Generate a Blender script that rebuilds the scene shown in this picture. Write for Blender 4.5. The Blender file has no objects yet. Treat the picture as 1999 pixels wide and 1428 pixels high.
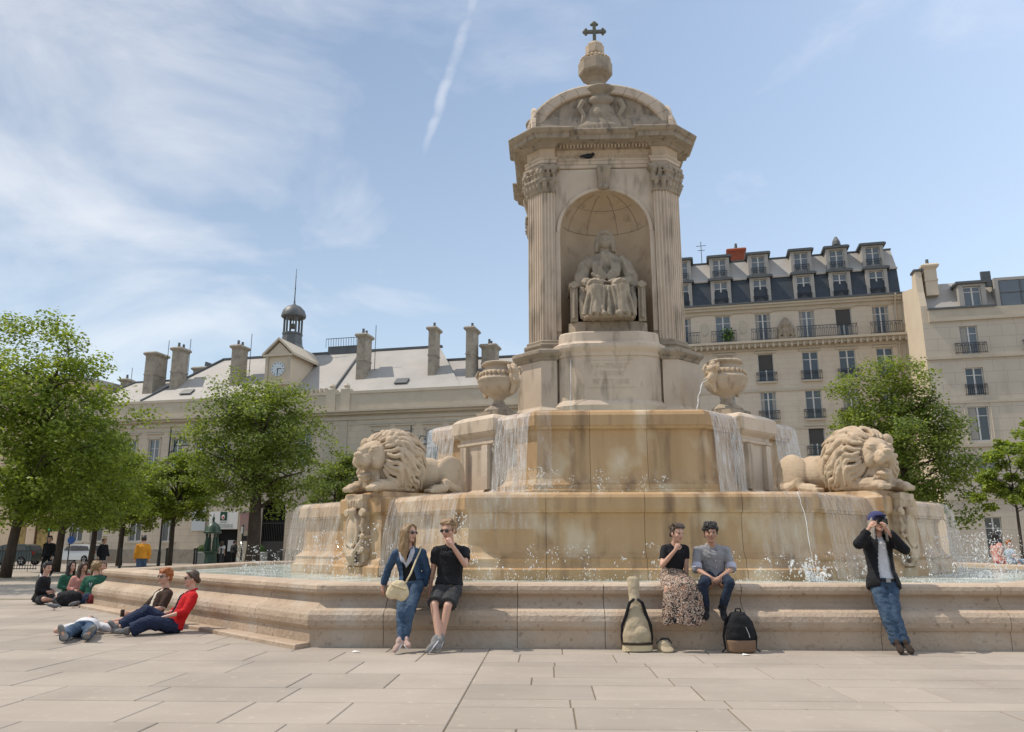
import bpy, bmesh, math, random
from math import sin, cos, pi, radians, sqrt, atan2, exp
from mathutils import Vector, Matrix, Euler, noise
random.seed(7)
SC = bpy.context.scene
COL = SC.collection
# ------------------------------------------------------------------ camera
cam = bpy.data.cameras.new('camera'); camo = bpy.data.objects.new('camera', cam); COL.objects.link(camo)
camo.location = (0, 0, 1.36); camo.rotation_euler = (radians(90 + 12.75), 0, 0)
cam.sensor_width = 36; cam.lens = 28.0; cam.clip_end = 3000; cam.clip_start = 0.1
SC.camera = camo
# ------------------------------------------------------------------ sky, sun, exposure
SUN_EL, SUN_ROT = 57.0, 83.0            # sun high on the left, a little behind the fountain
W = bpy.data.worlds.new('World'); SC.world = W; W.use_nodes = True
nt = W.node_tree; nt.nodes.clear()
def wn(t, **k):
    n = nt.nodes.new(t)
    for a, v in k.items():
        if a.startswith('i_'): n.inputs[a[2:].replace('_', ' ')].default_value = v
        else: setattr(n, a, v)
    return n
WL = nt.links.new
sky = wn('ShaderNodeTexSky', sky_type='NISHITA', sun_disc=False, sun_elevation=radians(SUN_EL), sun_rotation=radians(SUN_ROT),
         air_density=1.0, dust_density=1.6, ozone_density=1.6, altitude=50)
bg = wn('ShaderNodeBackground'); bg.inputs[1].default_value = 0.15
out = wn('ShaderNodeOutputWorld'); WL(bg.outputs[0], out.inputs[0])
tc = wn('ShaderNodeTexCoord'); sep = wn('ShaderNodeSeparateXYZ'); WL(tc.outputs['Generated'], sep.inputs[0])
def wmath(op, a, b=None, clamp=False):
    n = nt.nodes.new('ShaderNodeMath'); n.operation = op; n.use_clamp = clamp
    for i, v in enumerate((a, b)):
        if v is None: continue
        if isinstance(v, (int, float)): n.inputs[i].default_value = v
        else: WL(v, n.inputs[i])
    return n.outputs[0]
# thin high cloud on a layer overhead: direction divided by its height
zc = wmath('MAXIMUM', sep.outputs[2], 0.02); zc = wmath('ADD', zc, 0.10)
ux = wmath('DIVIDE', sep.outputs[0], zc); uy = wmath('DIVIDE', sep.outputs[1], zc)
cmb = wn('ShaderNodeCombineXYZ'); WL(ux, cmb.inputs[0]); WL(uy, cmb.inputs[1])
mp = wn('ShaderNodeMapping'); mp.inputs['Rotation'].default_value = (0, radians(28), radians(20)); mp.inputs['Scale'].default_value = (1.5, 1.2, 3.0); mp.inputs['Location'].default_value = (3.3, 1.2, 0.4)
WL(tc.outputs['Generated'], mp.inputs[0])
n1 = wn('ShaderNodeTexNoise'); n1.inputs['Scale'].default_value = 2.1; n1.inputs['Detail'].default_value = 9; n1.inputs['Roughness'].default_value = 0.55; n1.inputs['Distortion'].default_value = 0.5
WL(mp.outputs[0], n1.inputs[0])
n2 = wn('ShaderNodeTexNoise'); n2.inputs['Scale'].default_value = 1.1; n2.inputs['Detail'].default_value = 3
mp2 = wn('ShaderNodeMapping'); mp2.inputs['Location'].default_value = (5.1, 2.2, 0); WL(tc.outputs['Generated'], mp2.inputs[0]); WL(mp2.outputs[0], n2.inputs[0])
def wramp(v, a, b):
    n = nt.nodes.new('ShaderNodeMapRange'); n.clamp = True; n.interpolation_type = 'SMOOTHSTEP'
    n.inputs[1].default_value = a; n.inputs[2].default_value = b; WL(v, n.inputs[0]); return n.outputs[0]
# more cloud towards the sun side (the west of the square), thinning out to the right
side = wramp(sep.outputs[0], 0.25, -0.75)
cl = wmath('ADD', n1.outputs[0], wmath('MULTIPLY', n2.outputs[0], 0.35)); cl = wmath('ADD', cl, wmath('MULTIPLY', side, 0.26))
cov = wmath('MULTIPLY', wramp(cl, 0.62, 1.12), 0.55)
# one old contrail high over the square
cx = wmath('ADD', wmath('MULTIPLY', uy, 0.28), ux); nz = wn('ShaderNodeTexNoise'); nz.inputs['Scale'].default_value = 9.0; nz.inputs['Detail'].default_value = 6; WL(cmb.outputs[0], nz.inputs[0])
wob = wmath('MULTIPLY', wmath('SUBTRACT', nz.outputs[0], 0.5), 0.022)
cx = wmath('ADD', wmath('ADD', cx, wob), -0.252)
band = wmath('SUBTRACT', 1.0, wramp(wmath('ABSOLUTE', cx), 0.001, 0.017))
tr = wmath('MULTIPLY', band, wmath('MULTIPLY', wramp(uy, 1.66, 1.40), wramp(nz.outputs[0], 0.2, 0.62)))
tr = wmath('MULTIPLY', tr, 0.28)
cov = wmath('MAXIMUM', cov, tr)
haze = wmath('MULTIPLY', wramp(sep.outputs[2], 0.8, 0.0), 0.16); cov = wmath('ADD', wmath('MAXIMUM', cov, haze), 0.06)
mx = wn('ShaderNodeMix', data_type='RGBA'); WL(cov, mx.inputs[0]); tint = wn('ShaderNodeMix', data_type='RGBA', blend_type='MULTIPLY'); tint.inputs[0].default_value = 1.0; WL(sky.outputs[0], tint.inputs[6]); tint.inputs[7].default_value = (0.94, 0.985, 0.93, 1); WL(tint.outputs[2], mx.inputs[6]); mx.inputs[7].default_value = (6.6, 6.4, 6.25, 1)
WL(mx.outputs[2], bg.inputs[0])
sl = bpy.data.lights.new('sun', 'SUN'); sl.energy = 3.0; sl.angle = radians(0.55); sl.color = (1.0, 0.915, 0.79)
so = bpy.data.objects.new('sun', sl); COL.objects.link(so)
sd = Vector((-cos(radians(SUN_EL)) * sin(radians(SUN_ROT)), cos(radians(SUN_EL)) * cos(radians(SUN_ROT)), sin(radians(SUN_EL))))
so.rotation_euler = sd.to_track_quat('Z', 'Y').to_euler(); so.location = (-30, 10, 50)
vs = SC.view_settings; vs.view_transform = 'Standard'; vs.look = 'None'; vs.exposure = 0.32; vs.gamma = 1.0; vs.use_curve_mapping = False
SC.cycles.max_bounces = 6; SC.cycles.transparent_max_bounces = 12; SC.cycles.caustics_reflective = False; SC.cycles.caustics_refractive = False
# ------------------------------------------------------------------ materials
M = {}
def mat(name, c1, c2=None, scale=3.0, rough=0.85, stretch=(1, 1, 1), c3=None, s3=2.0, t3=(0.55, 0.7), st3=(1, 1, 1), bump=0.0, bscale=30.0, spec=0.3, metal=0.0, rnd=0.0, trans=0.0, island=0.0, c4=None, s4=1.0, t4=(.5, .6), dist=0.0, st4=(1, 1, 1), detail=8, bdist=0.02, gum=False):
    m = bpy.data.materials.new(name); m.use_nodes = True; t = m.node_tree; N = t.nodes; L = t.links.new
    p = N['Principled BSDF']; p.inputs['Roughness'].default_value = rough; p.inputs['Specular IOR Level'].default_value = spec; p.inputs['Metallic'].default_value = metal
    def tex(sc, st, det=detail, dd=dist):
        co = N.new('ShaderNodeTexCoord'); ma = N.new('ShaderNodeMapping'); ma.inputs['Scale'].default_value = st
        no = N.new('ShaderNodeTexNoise'); no.inputs['Scale'].default_value = sc; no.inputs['Detail'].default_value = det; no.inputs['Distortion'].default_value = dd
        L(co.outputs['Object'], ma.inputs[0]); L(ma.outputs[0], no.inputs[0]); return no.outputs[0]
    def mix(f, a, b):
        x = N.new('ShaderNodeMix'); x.data_type = 'RGBA'
        for i, v in ((0, f), (6, a), (7, b)):
            if isinstance(v, (tuple, list)): x.inputs[i].default_value = (*v[:3], 1)
            elif isinstance(v, float): x.inputs[i].default_value = v
            else: L(v, x.inputs[i])
        return x.outputs[2]
    def ramp(v, a, b):
        r = N.new('ShaderNodeMapRange'); r.clamp = True; r.inputs[1].default_value = a; r.inputs[2].default_value = b; L(v, r.inputs[0]); return r.outputs[0]
    cur = None
    if c2 is not None: cur = mix(ramp(tex(scale, stretch), 0.3, 0.7), c1, c2)
    else: p.inputs['Base Color'].default_value = (*c1, 1)
    if c3 is not None: cur = mix(ramp(tex(s3, st3), *t3), cur if cur else c1, c3)
    if c4 is not None: cur = mix(ramp(tex(s4, st4), *t4), cur if cur else c1, c4)
    if gum:
        g = N.new('ShaderNodeTexVoronoi'); g.inputs['Scale'].default_value = 2.3; gc = N.new('ShaderNodeTexCoord'); L(gc.outputs['Object'], g.inputs[0]); cur = mix(ramp(g.outputs['Distance'], .035, .02), cur, tuple(v * .55 for v in c1)); cur = mix(ramp(tex(.35, (1, 2.2, 1), 6), .52, .78), cur, tuple(v * .74 for v in c1))
    if rnd or island:
        hv = N.new('ShaderNodeHueSaturation'); mr = N.new('ShaderNodeMapRange')
        if rnd: oi = N.new('ShaderNodeObjectInfo'); L(oi.outputs['Random'], mr.inputs[0]); a = rnd
        else: ge = N.new('ShaderNodeNewGeometry'); L(ge.outputs['Random Per Island'], mr.inputs[0]); a = island
        mr.inputs[3].default_value = 1 - a; mr.inputs[4].default_value = 1 + a; L(mr.outputs[0], hv.inputs['Value'])
        if cur: L(cur, hv.inputs['Color'])
        else: hv.inputs['Color'].default_value = (*c1, 1)
        cur = hv.outputs[0]
    if cur: L(cur, p.inputs['Base Color'])
    if bump:
        b = N.new('ShaderNodeBump'); b.inputs['Strength'].default_value = bump; b.inputs['Distance'].default_value = bdist; L(tex(bscale, (1, 1, 1), 6, 0), b.inputs['Height']); L(b.outputs[0], p.inputs['Normal'])
    if trans:
        o = N['Material Output']; tr = N.new('ShaderNodeBsdfTranslucent'); ms = N.new('ShaderNodeMixShader'); ms.inputs[0].default_value = trans
        if cur: tm = N.new('ShaderNodeMix'); tm.data_type = 'RGBA'; tm.blend_type = 'MULTIPLY'; tm.inputs[0].default_value = 1; L(cur, tm.inputs[6]); tm.inputs[7].default_value = (1.7, 1.6, .8, 1); tm.clamp_result = False; L(tm.outputs[2], tr.inputs[0])
        else: tr.inputs[0].default_value = (*c1, 1)
        L(p.outputs[0], ms.inputs[1]); L(tr.outputs[0], ms.inputs[2]); L(ms.outputs[0], o.inputs[0])
    M[name] = m; return m
mat('stone', (.50, .405, .305), (.41, .325, .24), 2.2, c3=(.25, .20, .15), s3=5, t3=(.56, .78), bump=.35, bscale=22, rnd=.05, st3=(1, 1, .35))
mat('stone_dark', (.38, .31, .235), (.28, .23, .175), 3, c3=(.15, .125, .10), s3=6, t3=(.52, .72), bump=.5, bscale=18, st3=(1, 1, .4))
mat('stone_tower', (.60, .495, .39), (.51, .41, .315), 1.6, c3=(.27, .22, .165), s3=3.5, t3=(.55, .75), bump=.3, bscale=25, st3=(1, 1, .25))
mat('stone_niche', (.56, .435, .305), (.49, .375, .26), 2, bump=.25, bscale=20, c3=(.36, .27, .18), s3=3, t3=(.55, .75))
mat('stone_wet', (.49, .32, .17), (.41, .255, .125), 1.6, rough=.5, stretch=(1.5, 1.5, .22), c3=(.20, .12, .065), s3=2.0, t3=(.50, .74), st3=(1.6, 1.6, .18), bump=.3, bscale=16, spec=.4, rnd=.05, c4=(.58, .46, .32), s4=1.6, t4=(.52, .72), st4=(1, 1, .6))
mat('stone_rim', (.60, .475, .33), (.52, .39, .25), 3, rough=.6, bump=.3, bscale=20, rnd=.04)
mat('stone_base', (.50, .395, .30), (.38, .285, .205), 1.3, c3=(.25, .185, .135), s3=13, t3=(.58, .76), bump=.6, bscale=16, rnd=.07, c4=(.50, .44, .37), s4=1.2, t4=(.55, .8), bdist=.03)
mat('stone_lion', (.53, .415, .30), (.45, .34, .235), 3, c3=(.27, .205, .14), s3=2.4, t3=(.56, .75), bump=.4, bscale=24)
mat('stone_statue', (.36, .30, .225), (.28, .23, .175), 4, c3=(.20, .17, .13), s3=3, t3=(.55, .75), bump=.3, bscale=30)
mat('slab', (.37, .32, .27), (.32, .275, .23), 1.1, rough=.9, c3=(.30, .25, .21), s3=.6, t3=(.5, .75), bump=.25, bscale=45, rnd=.09, bdist=.006, c4=(.42, .36, .30), s4=9, t4=(.6, .75), gum=True)
mat('joint', (.20, .165, .11), (.14, .11, .07), 6)
mat('asphalt', (.31, .27, .23), (.26, .225, .195), 2, rough=.95, bump=.2, bscale=60)
mat('white_paint', (.8, .79, .76)); mat('black_metal', (.02, .02, .022), rough=.45, spec=.5); mat('iron_green', (.02, .055, .04), (.03, .075, .05), 6, rough=.45, spec=.5)
mat('bronze', (.11, .115, .09), (.16, .15, .11), 8, rough=.6)
# paving beyond the single slabs
def paving():
    m = bpy.data.materials.new('paving_far'); m.use_nodes = True; t = m.node_tree; N = t.nodes; L = t.links.new; p = N['Principled BSDF']; p.inputs['Roughness'].default_value = .9
    co = N.new('ShaderNodeTexCoord'); b = N.new('ShaderNodeTexBrick'); L(co.outputs['Object'], b.inputs[0]); b.inputs['Scale'].default_value = 1.0; b.inputs['Brick Width'].default_value = 1.4; b.inputs['Row Height'].default_value = .85; b.inputs['Mortar Size'].default_value = .008
    b.inputs['Color1'].default_value = (.37, .32, .27, 1); b.inputs['Color2'].default_value = (.32, .275, .23, 1); b.inputs['Mortar'].default_value = (.24, .2, .15, 1); L(b.outputs[0], p.inputs['Base Color']); M['paving_far'] = m
paving()
def water_mat():
    m = bpy.data.materials.new('water'); m.use_nodes = True; t = m.node_tree; N = t.nodes; L = t.links.new; p = N['Principled BSDF']
    co = N.new('ShaderNodeTexCoord'); n = N.new('ShaderNodeTexNoise'); n.inputs['Scale'].default_value = 1.4; n.inputs['Detail'].default_value = 6; L(co.outputs['Object'], n.inputs[0])
    r = N.new('ShaderNodeValToRGB'); r.color_ramp.elements[0].position = .42; r.color_ramp.elements[0].color = (.34, .40, .35, 1); r.color_ramp.elements[1].position = .66; r.color_ramp.elements[1].color = (.72, .75, .70, 1)
    L(n.outputs[0], r.inputs[0]); L(r.outputs[0], p.inputs['Base Color']); p.inputs['Roughness'].default_value = .12; p.inputs['Specular IOR Level'].default_value = .6
    n2 = N.new('ShaderNodeTexNoise'); n2.inputs['Scale'].default_value = 9; n2.inputs['Detail'].default_value = 5; L(co.outputs['Object'], n2.inputs[0])
    b = N.new('ShaderNodeBump'); b.inputs['Strength'].default_value = .9; b.inputs['Distance'].default_value = .05; L(n2.outputs[0], b.inputs['Height']); L(b.outputs[0], p.inputs['Normal']); M['water'] = m
    for nm, lo, hi, amax in (('veil', .36, .70, .62), ('veil_mid', .42, .80, .5), ('veil_thin', .50, .80, .36)):
        m = bpy.data.materials.new(nm); m.use_nodes = True; t = m.node_tree; N = t.nodes; L = t.links.new; p = N['Principled BSDF']
        p.inputs['Base Color'].default_value = (.86, .87, .88, 1); p.inputs['Roughness'].default_value = .22; p.inputs['Specular IOR Level'].default_value = .5
        uv = N.new('ShaderNodeUVMap'); ma = N.new('ShaderNodeMapping'); ma.inputs['Scale'].default_value = (9, 1.1, 1); n = N.new('ShaderNodeTexNoise'); n.inputs['Scale'].default_value = 2.2; n.inputs['Detail'].default_value = 7; n.inputs['Roughness'].default_value = .62
        L(uv.outputs[0], ma.inputs[0]); L(ma.outputs[0], n.inputs[0]); r = N.new('ShaderNodeMapRange'); r.inputs[1].default_value = lo; r.inputs[2].default_value = hi; r.inputs[3].default_value = .06; r.inputs[4].default_value = amax; L(n.outputs[0], r.inputs[0])
        L(r.outputs[0], p.inputs['Alpha']); b = N.new('ShaderNodeBump'); b.inputs['Strength'].default_value = .8; b.inputs['Distance'].default_value = .05; L(n.outputs[0], b.inputs['Height']); L(b.outputs[0], p.inputs['Normal']); M[nm] = m
    m = bpy.data.materials.new('drops'); m.use_nodes = True; p = m.node_tree.nodes['Principled BSDF']; p.inputs['Base Color'].default_value = (.9, .9, .9, 1); p.inputs['Roughness'].default_value = .08; p.inputs['Alpha'].default_value = .6; p.inputs['Specular IOR Level'].default_value = .8; M['drops'] = m
water_mat()
# ------------------------------------------------------------------ mesh helpers
class MB:
    def __init__(s): s.v = []; s.f = []; s.m = []; s.uv = None
    def add(s, vs, fs, mi=0):
        o = len(s.v); s.v += [tuple(v) for v in vs]; s.f += [tuple(i + o for i in f) for f in fs]; s.m += [mi] * len(fs); return s
    def box(s, x0, x1, y0, y1, z0, z1, mi=0):
        return s.add([(x0, y0, z0), (x1, y0, z0), (x1, y1, z0), (x0, y1, z0), (x0, y0, z1), (x1, y0, z1), (x1, y1, z1), (x0, y1, z1)],
                     [(0, 3, 2, 1), (4, 5, 6, 7), (0, 1, 5, 4), (1, 2, 6, 5), (2, 3, 7, 6), (3, 0, 4, 7)], mi)
    def bbox(s, x0, x1, y0, y1, z0, z1, b=.01, mi=0):       # box with bevelled top rim
        return s.rings([[(x0, y0, z0), (x1, y0, z0), (x1, y1, z0), (x0, y1, z0)], [(x0, y0, z1 - b), (x1, y0, z1 - b), (x1, y1, z1 - b), (x0, y1, z1 - b)], [(x0 + b, y0 + b, z1), (x1 - b, y0 + b, z1), (x1 - b, y1 - b, z1), (x0 + b, y1 - b, z1)]], True, mi)
    def rings(s, R, caps=True, mi=0, closed=True):
        n = len(R[0]); vs = [p for r in R for p in r]; fs = []
        for k in range(len(R) - 1):
            for i in range(n if closed else n - 1):
                j = (i + 1) % n; fs.append((k * n + i, k * n + j, (k + 1) * n + j, (k + 1) * n + i))
        if caps: fs.append(tuple(range(n - 1, -1, -1))); fs.append(tuple((len(R) - 1) * n + i for i in range(n)))
        return s.add(vs, fs, mi)
    def lathe(s, prof, n=24, c=(0, 0, 0), mod=None, mi=0, caps=True):
        R = []
        for (r, z) in prof:
            ring = []
            for i in range(n):
                a = 2 * pi * i / n; rr = r * (mod(a, z) if mod else 1); ring.append((c[0] + rr * cos(a), c[1] + rr * sin(a), c[2] + z))
            R.append(ring)
        return s.rings(R, caps, mi)
    def tube(s, pts, rad, n=8, mi=0, caps=True):
        pts = [Vector(p) for p in pts]; R = []; up = Vector((0, 0, 1)); prev = None
        for i, p in enumerate(pts):
            d = (pts[min(i + 1, len(pts) - 1)] - pts[max(i - 1, 0)]).normalized()
            if prev is None: a = d.cross(up if abs(d.z) < .9 else Vector((1, 0, 0))).normalized()
            else: a = (prev - d * prev.dot(d)).normalized()
            prev = a; b = d.cross(a); r = rad[i] if isinstance(rad, (list, tuple)) else rad
            R.append([p + a * (r * cos(2 * pi * k / n)) + b * (r * sin(2 * pi * k / n)) for k in range(n)])
        return s.rings(R, caps, mi)
    def ell(s, c, r, rot=None, nu=14, nv=9, mi=0):
        vs = []; c = Vector(c); r = (r, r, r) if isinstance(r, (int, float)) else r
        R = Euler(rot).to_matrix() if rot is not None and not isinstance(rot, Matrix) else rot
        for j in range(nv + 1):
            t = pi * j / nv
            for i in range(nu):
                a = 2 * pi * i / nu; p = Vector((r[0] * sin(t) * cos(a), r[1] * sin(t) * sin(a), r[2] * cos(t)))
                if R is not None: p = R @ p
                vs.append(c + p)
        fs = []
        for j in range(nv):
            for i in range(nu):
                k = (i + 1) % nu; fs.append((j * nu + i, (j + 1) * nu + i, (j + 1) * nu + k, j * nu + k))
        return s.add(vs, fs, mi)
    def prism(s, poly, z0, z1, mi=0):
        return s.rings([[(x, y, z0) for x, y in poly], [(x, y, z1) for x, y in poly]], True, mi)
    def prism_y(s, poly, y0, y1, mi=0):      # polygon in x,z (counter-clockwise seen from -y) pushed along y
        return s.rings([[(x, y1, z) for x, z in poly], [(x, y0, z) for x, z in poly]], True, mi)
    def sweep(s, poly, prof, caps=True, mi=0):
        return s.rings([[(x, y, z) for x, y in offset(poly, d)] for d, z in prof], caps, mi)
    def xform(s, mtx, i0=0):
        for i in range(i0, len(s.v)): s.v[i] = tuple(mtx @ Vector(s.v[i]))
        return s
def offset(poly, d):
    n = len(poly); out = []
    for i in range(n):
        p0, p1, p2 = Vector(poly[i - 1]), Vector(poly[i]), Vector(poly[(i + 1) % n])
        a = (p1 - p0).normalized(); b = (p2 - p1).normalized(); na = Vector((a.y, -a.x)); nb = Vector((b.y, -b.x))
        m = na + nb; q = p1 + m * (d / max(.25, 1 + na.dot(nb))); out.append((q.x, q.y))
    return out
def link(o, parent=None):
    COL.objects.link(o)
    if parent is not None: o.parent = parent
    return o
def tag(o, label=None, cat=None, group=None, kind=None):
    if label: o['label'] = label
    if cat: o['category'] = cat
    if group: o['group'] = group
    if kind: o['kind'] = kind
    return o
def mesh(name, mb, smooth=False):
    me = bpy.data.meshes.new(name); me.from_pydata(mb.v, [], mb.f); me.update()
    if smooth: me.polygons.foreach_set('use_smooth', [True] * len(me.polygons))
    return me
def obj(name, mb, mats, parent=None, smooth=False, angle=None, loc=None, rotz=0):
    me = mb if isinstance(mb, bpy.types.Mesh) else mesh(name, mb, smooth)
    if not me.materials:
        for q in (mats if isinstance(mats, (list, tuple)) else [mats]): me.materials.append(M[q])
        if not isinstance(mb, bpy.types.Mesh) and isinstance(mats, (list, tuple)): me.polygons.foreach_set('material_index', mb.m)
    if angle: me.set_sharp_from_angle(angle=radians(angle)) if smooth else None
    o = bpy.data.objects.new(name, me); link(o, parent)
    if loc: o.location = loc
    if rotz: o.rotation_euler = (0, 0, rotz)
    return o
def thing(name, label, cat, loc=(0, 0, 0), rotz=0.0, group=None):
    o = bpy.data.objects.new(name, None); link(o); o.empty_display_size = .2; o.location = loc; o.rotation_euler = (0, 0, rotz); return tag(o, label, cat, group)
def copy_tree(o, parent=None):
    c = o.copy(); COL.objects.link(c); c.parent = parent
    for ch in list(o.children): copy_tree(ch, c)
    return c
def sculpt(mb, voxel=.02, it=4, disp=None, keep=None):
    """many overlapping solids fused into one continuous skin"""
    me = mesh('t', mb); o = bpy.data.objects.new('t', me); COL.objects.link(o)
    r = o.modifiers.new('r', 'REMESH'); r.mode = 'VOXEL'; r.voxel_size = voxel; r.adaptivity = 0
    if it: sm = o.modifiers.new('s', 'SMOOTH'); sm.iterations = it; sm.factor = .5
    dg = bpy.context.evaluated_depsgraph_get(); res = bpy.data.meshes.new_from_object(o.evaluated_get(dg)); bpy.data.objects.remove(o); bpy.data.meshes.remove(me)
    if disp:
        res.update(); nv = len(res.vertices); co = [0.0] * (3 * nv); res.vertices.foreach_get('co', co); nn = [tuple(v.normal) for v in res.vertices]
        for i in range(nv):
            q = disp(co[3 * i:3 * i + 3], nn[i])
            if q: co[3 * i] += nn[i][0] * q; co[3 * i + 1] += nn[i][1] * q; co[3 * i + 2] += nn[i][2] * q
        res.vertices.foreach_set('co', co)
    if keep is not None:
        bm = bmesh.new(); bm.from_mesh(res); k = mesh('k', keep); bm.from_mesh(k); bm.to_mesh(res); bm.free(); bpy.data.meshes.remove(k)
    res.polygons.foreach_set('use_smooth', [True] * len(res.polygons)); res.update(); return res
def fbm(p, s): return noise.noise(Vector((p[0] * s[0], p[1] * s[1], p[2] * s[2])))
# ================================================================== ground
PHI = radians(-2.5); FC = (2.75, 23.5)
tag(obj('ground', MB().add([(-600, -300, -.03), (600, -300, -.03), (600, 900, -.03), (-600, 900, -.03)], [(0, 1, 2, 3)]), 'asphalt'), kind='structure')
pav = tag(obj('pavement', MB().add([(-45, -20, -.014), (45, -20, -.014), (45, 36, -.014), (-45, 36, -.014)], [(0, 1, 2, 3)]), 'paving_far', loc=(FC[0], FC[1], 0), rotz=PHI), kind='structure')
jb = MB().add([(-19, -20, -.010), (8, -20, -.010), (8, -2, -.010), (-19, -2, -.010)], [(0, 1, 2, 3)]); obj('joint_bed', jb, 'joint', pav)
T8 = math.tan(pi / 8)
def in_oct(x, y, h): return max(abs(x), abs(y), (abs(x) + abs(y)) / sqrt(2)) < h
rs = random.Random(3)
def slab_rows(x0, x1, ys, wmin, wmax, off):
    for r in range(len(ys) - 1):
        y0, y1 = ys[r], ys[r + 1]; x = x0 - rs.random() * .55
        while x < x1:
            w = rs.uniform(wmin, wmax); xa, xb = max(x, x0), min(x + w, x1)
            if x1 - xb < .35: xb = x1
            x = xb if xb == x1 else x + w
            if xb - xa < .2: continue
            if all(in_oct(px, py, 12.0) for px in (xa, xb) for py in (y0, y1)): continue
            Y = FC[1] + (y0 + y1) / 2; X = FC[0] + (xa + xb) / 2
            if abs(X) > .66 * Y + 1.2 or Y < 5.4: continue
            g = .006; dz = rs.uniform(-.003, .001)
            obj('slab', MB().bbox(xa + g, xb - g, y0 + g, y1 - g, -.012, dz, .006), 'slab', pav)
xs = -2.52
ysR = [-18.3, -17.85, -17.05, -16.22, -15.85, -15.08, -14.6, -13.78, -13.48, -12.75, -12.15, -11.4]
slab_rows(xs, 8, ysR, .8, 1.45, 1.0)
ysL = [-18.4, -17.7, -16.95, -16.07, -15.34, -14.44, -13.49, -12.6, -11.8, -10.9, -10.0, -9.1, -8.2, -7.3, -6.4, -5.5, -4.6, -3.6, -2.6]
slab_rows(-19, xs, ysL, .8, 1.45, 1.2)
# ================================================================== fountain
F = thing('fountain', 'three-tiered octagonal stone fountain with a tall niched tower and cross', 'fountain', (FC[0], FC[1], 0), PHI)
def oct_piece(h, prof, k, t0, t1, gap=.004):
    """a length of moulded kerb on side k of an octagon; t0/t1 None means the mitred corner"""
    a = k * pi / 4; ca, sa = cos(a), sin(a); R = []
    for side, t in ((0, t0), (1, t1)):
        ring = []
        for d, z in prof:
            hd = h - d; tt = t + (gap if side == 0 else -gap) if t is not None else (-1 if side == 0 else 1) * (hd * T8 - gap * .4)
            ring.append((tt * ca + hd * sa, tt * sa - hd * ca, z))
        R.append(ring)
    return MB().rings(R, True)
def basin(name, h, prof, matn, cuts, sides=range(8), parent=F, piece='stone_block'):
    root = obj(name, MB().lathe([(h - 1.6, -.02), (h - 1.6, prof[0][1] + .3)], 8), 'stone_wet', parent)
    for v in root.data.vertices: pass
    for k in sides:
        c = cuts[k % 2]
        for i in range(len(c) + 1):
            obj(piece, oct_piece(h, prof, k, c[i - 1] if i else None, c[i] if i < len(c) else None), matn, root)
    return root
# profile points run bottom-outside, up the moulded face, over the rim and down inside
P_low = [(.06, -.01), (.06, .23), (.05, .245), (.035, .25), (.012, .29), (0, .36), (.012, .43), (.05, .485), (.10, .50), (.15, .515), (.21, .55), (.255, .61), (.27, .675), (.255, .695), (.20, .70), (.17, .72), (.155, .765), (.165, .815), (.20, .838), (.26, .845), (.78, .845), (.82, .82), (.84, .4), (.84, -.01)]
lb = basin('lower_basin', 12.2, P_low, 'stone_base', [[-4.0, -2.15, -.95, .95, 2.75, 4.45], [-3.4, -1.7, 0, 1.7, 3.4]])
for v in lb.data.vertices: v.co.z = -.02 if v.co.z < .1 else .1
# the low kerb step that shows along the left sides
for k in (7, 6):
    for i in range(4):
        obj('kerb_stone', oct_piece(12.2, [(-.22, -.01), (-.22, .05), (-.205, .062), (.055, .062), (.055, -.01)], k, None if i == 0 else -5.0 + i * 2.5, None if i == 3 else -5.0 + (i + 1) * 2.5), 'stone_base', lb)
P_mid = [(-.12, .3), (-.12, .93), (-.06, .96), (-.03, 1.06), (-.05, 1.12), (.02, 1.16), (.10, 1.24), (.145, 1.4), (.15, 1.9), (.12, 1.98), (.03, 2.0), (.015, 2.04), (0, 2.06), (0, 2.28), (.03, 2.34), (.10, 2.385), (.5, 2.39), (.55, 2.36), (.6, 1.9), (.6, .3)]
mb_ = basin('middle_basin', 8.0, P_mid, 'stone_wet', [[-1.75, 0.15, 2.0], [-1.0, 1.0]])
for v in mb_.data.vertices: v.co.z = .3 if v.co.z < .2 else 1.9
P_up = [(-.10, 1.95), (-.10, 2.62), (-.05, 2.66), (-.04, 2.76), (.03, 2.80), (.09, 2.90), (.13, 3.1), (.16, 3.9), (.14, 4.05), (.05, 4.08), (.03, 4.14), (0, 4.16), (0, 4.40), (.04, 4.48), (.12, 4.53), (.5, 4.53), (.55, 4.5), (.6, 4.2), (.6, 1.95)]
ub = basin('upper_basin', 4.85, P_up, 'stone_wet', [[-.7, .65], [-.7, .7]])
for v in ub.data.vertices: v.co.z = 1.9 if v.co.z < 1.97 else 4.1
def disc(name, h, z, n=40):
    v = [(0, 0, z)]; f = []; ring = []
    pts = [((h / cos(pi / 8)) * cos(pi / 8 + i * pi / 4), (h / cos(pi / 8)) * sin(pi / 8 + i * pi / 4), z) for i in range(8)]
    o = obj(name, MB().add(pts, [tuple(range(8))]), 'water', loc=(FC[0], FC[1], 0), rotz=PHI); return tag(o, kind='structure')
disc('water', 11.38, .735); disc('water', 7.45, 2.30); disc('water', 4.3, 4.46)
def diagbox(k, d0, d1, w, prof, x=0):          # pier lying along the diagonal k (1,3,5,7 -> corner sides), prof = [(grow, z)]
    a = k * pi / 4; R = []
    for g, z in prof:
        R.append([(px * cos(a) + py * sin(a) + 0, px * sin(a) - py * cos(a), z) for px, py in ((-w - g, d0), (-w - g, d1 + g), (w + g, d1 + g), (w + g, d0))][::-1])
    return MB().rings(R, True)
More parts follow.
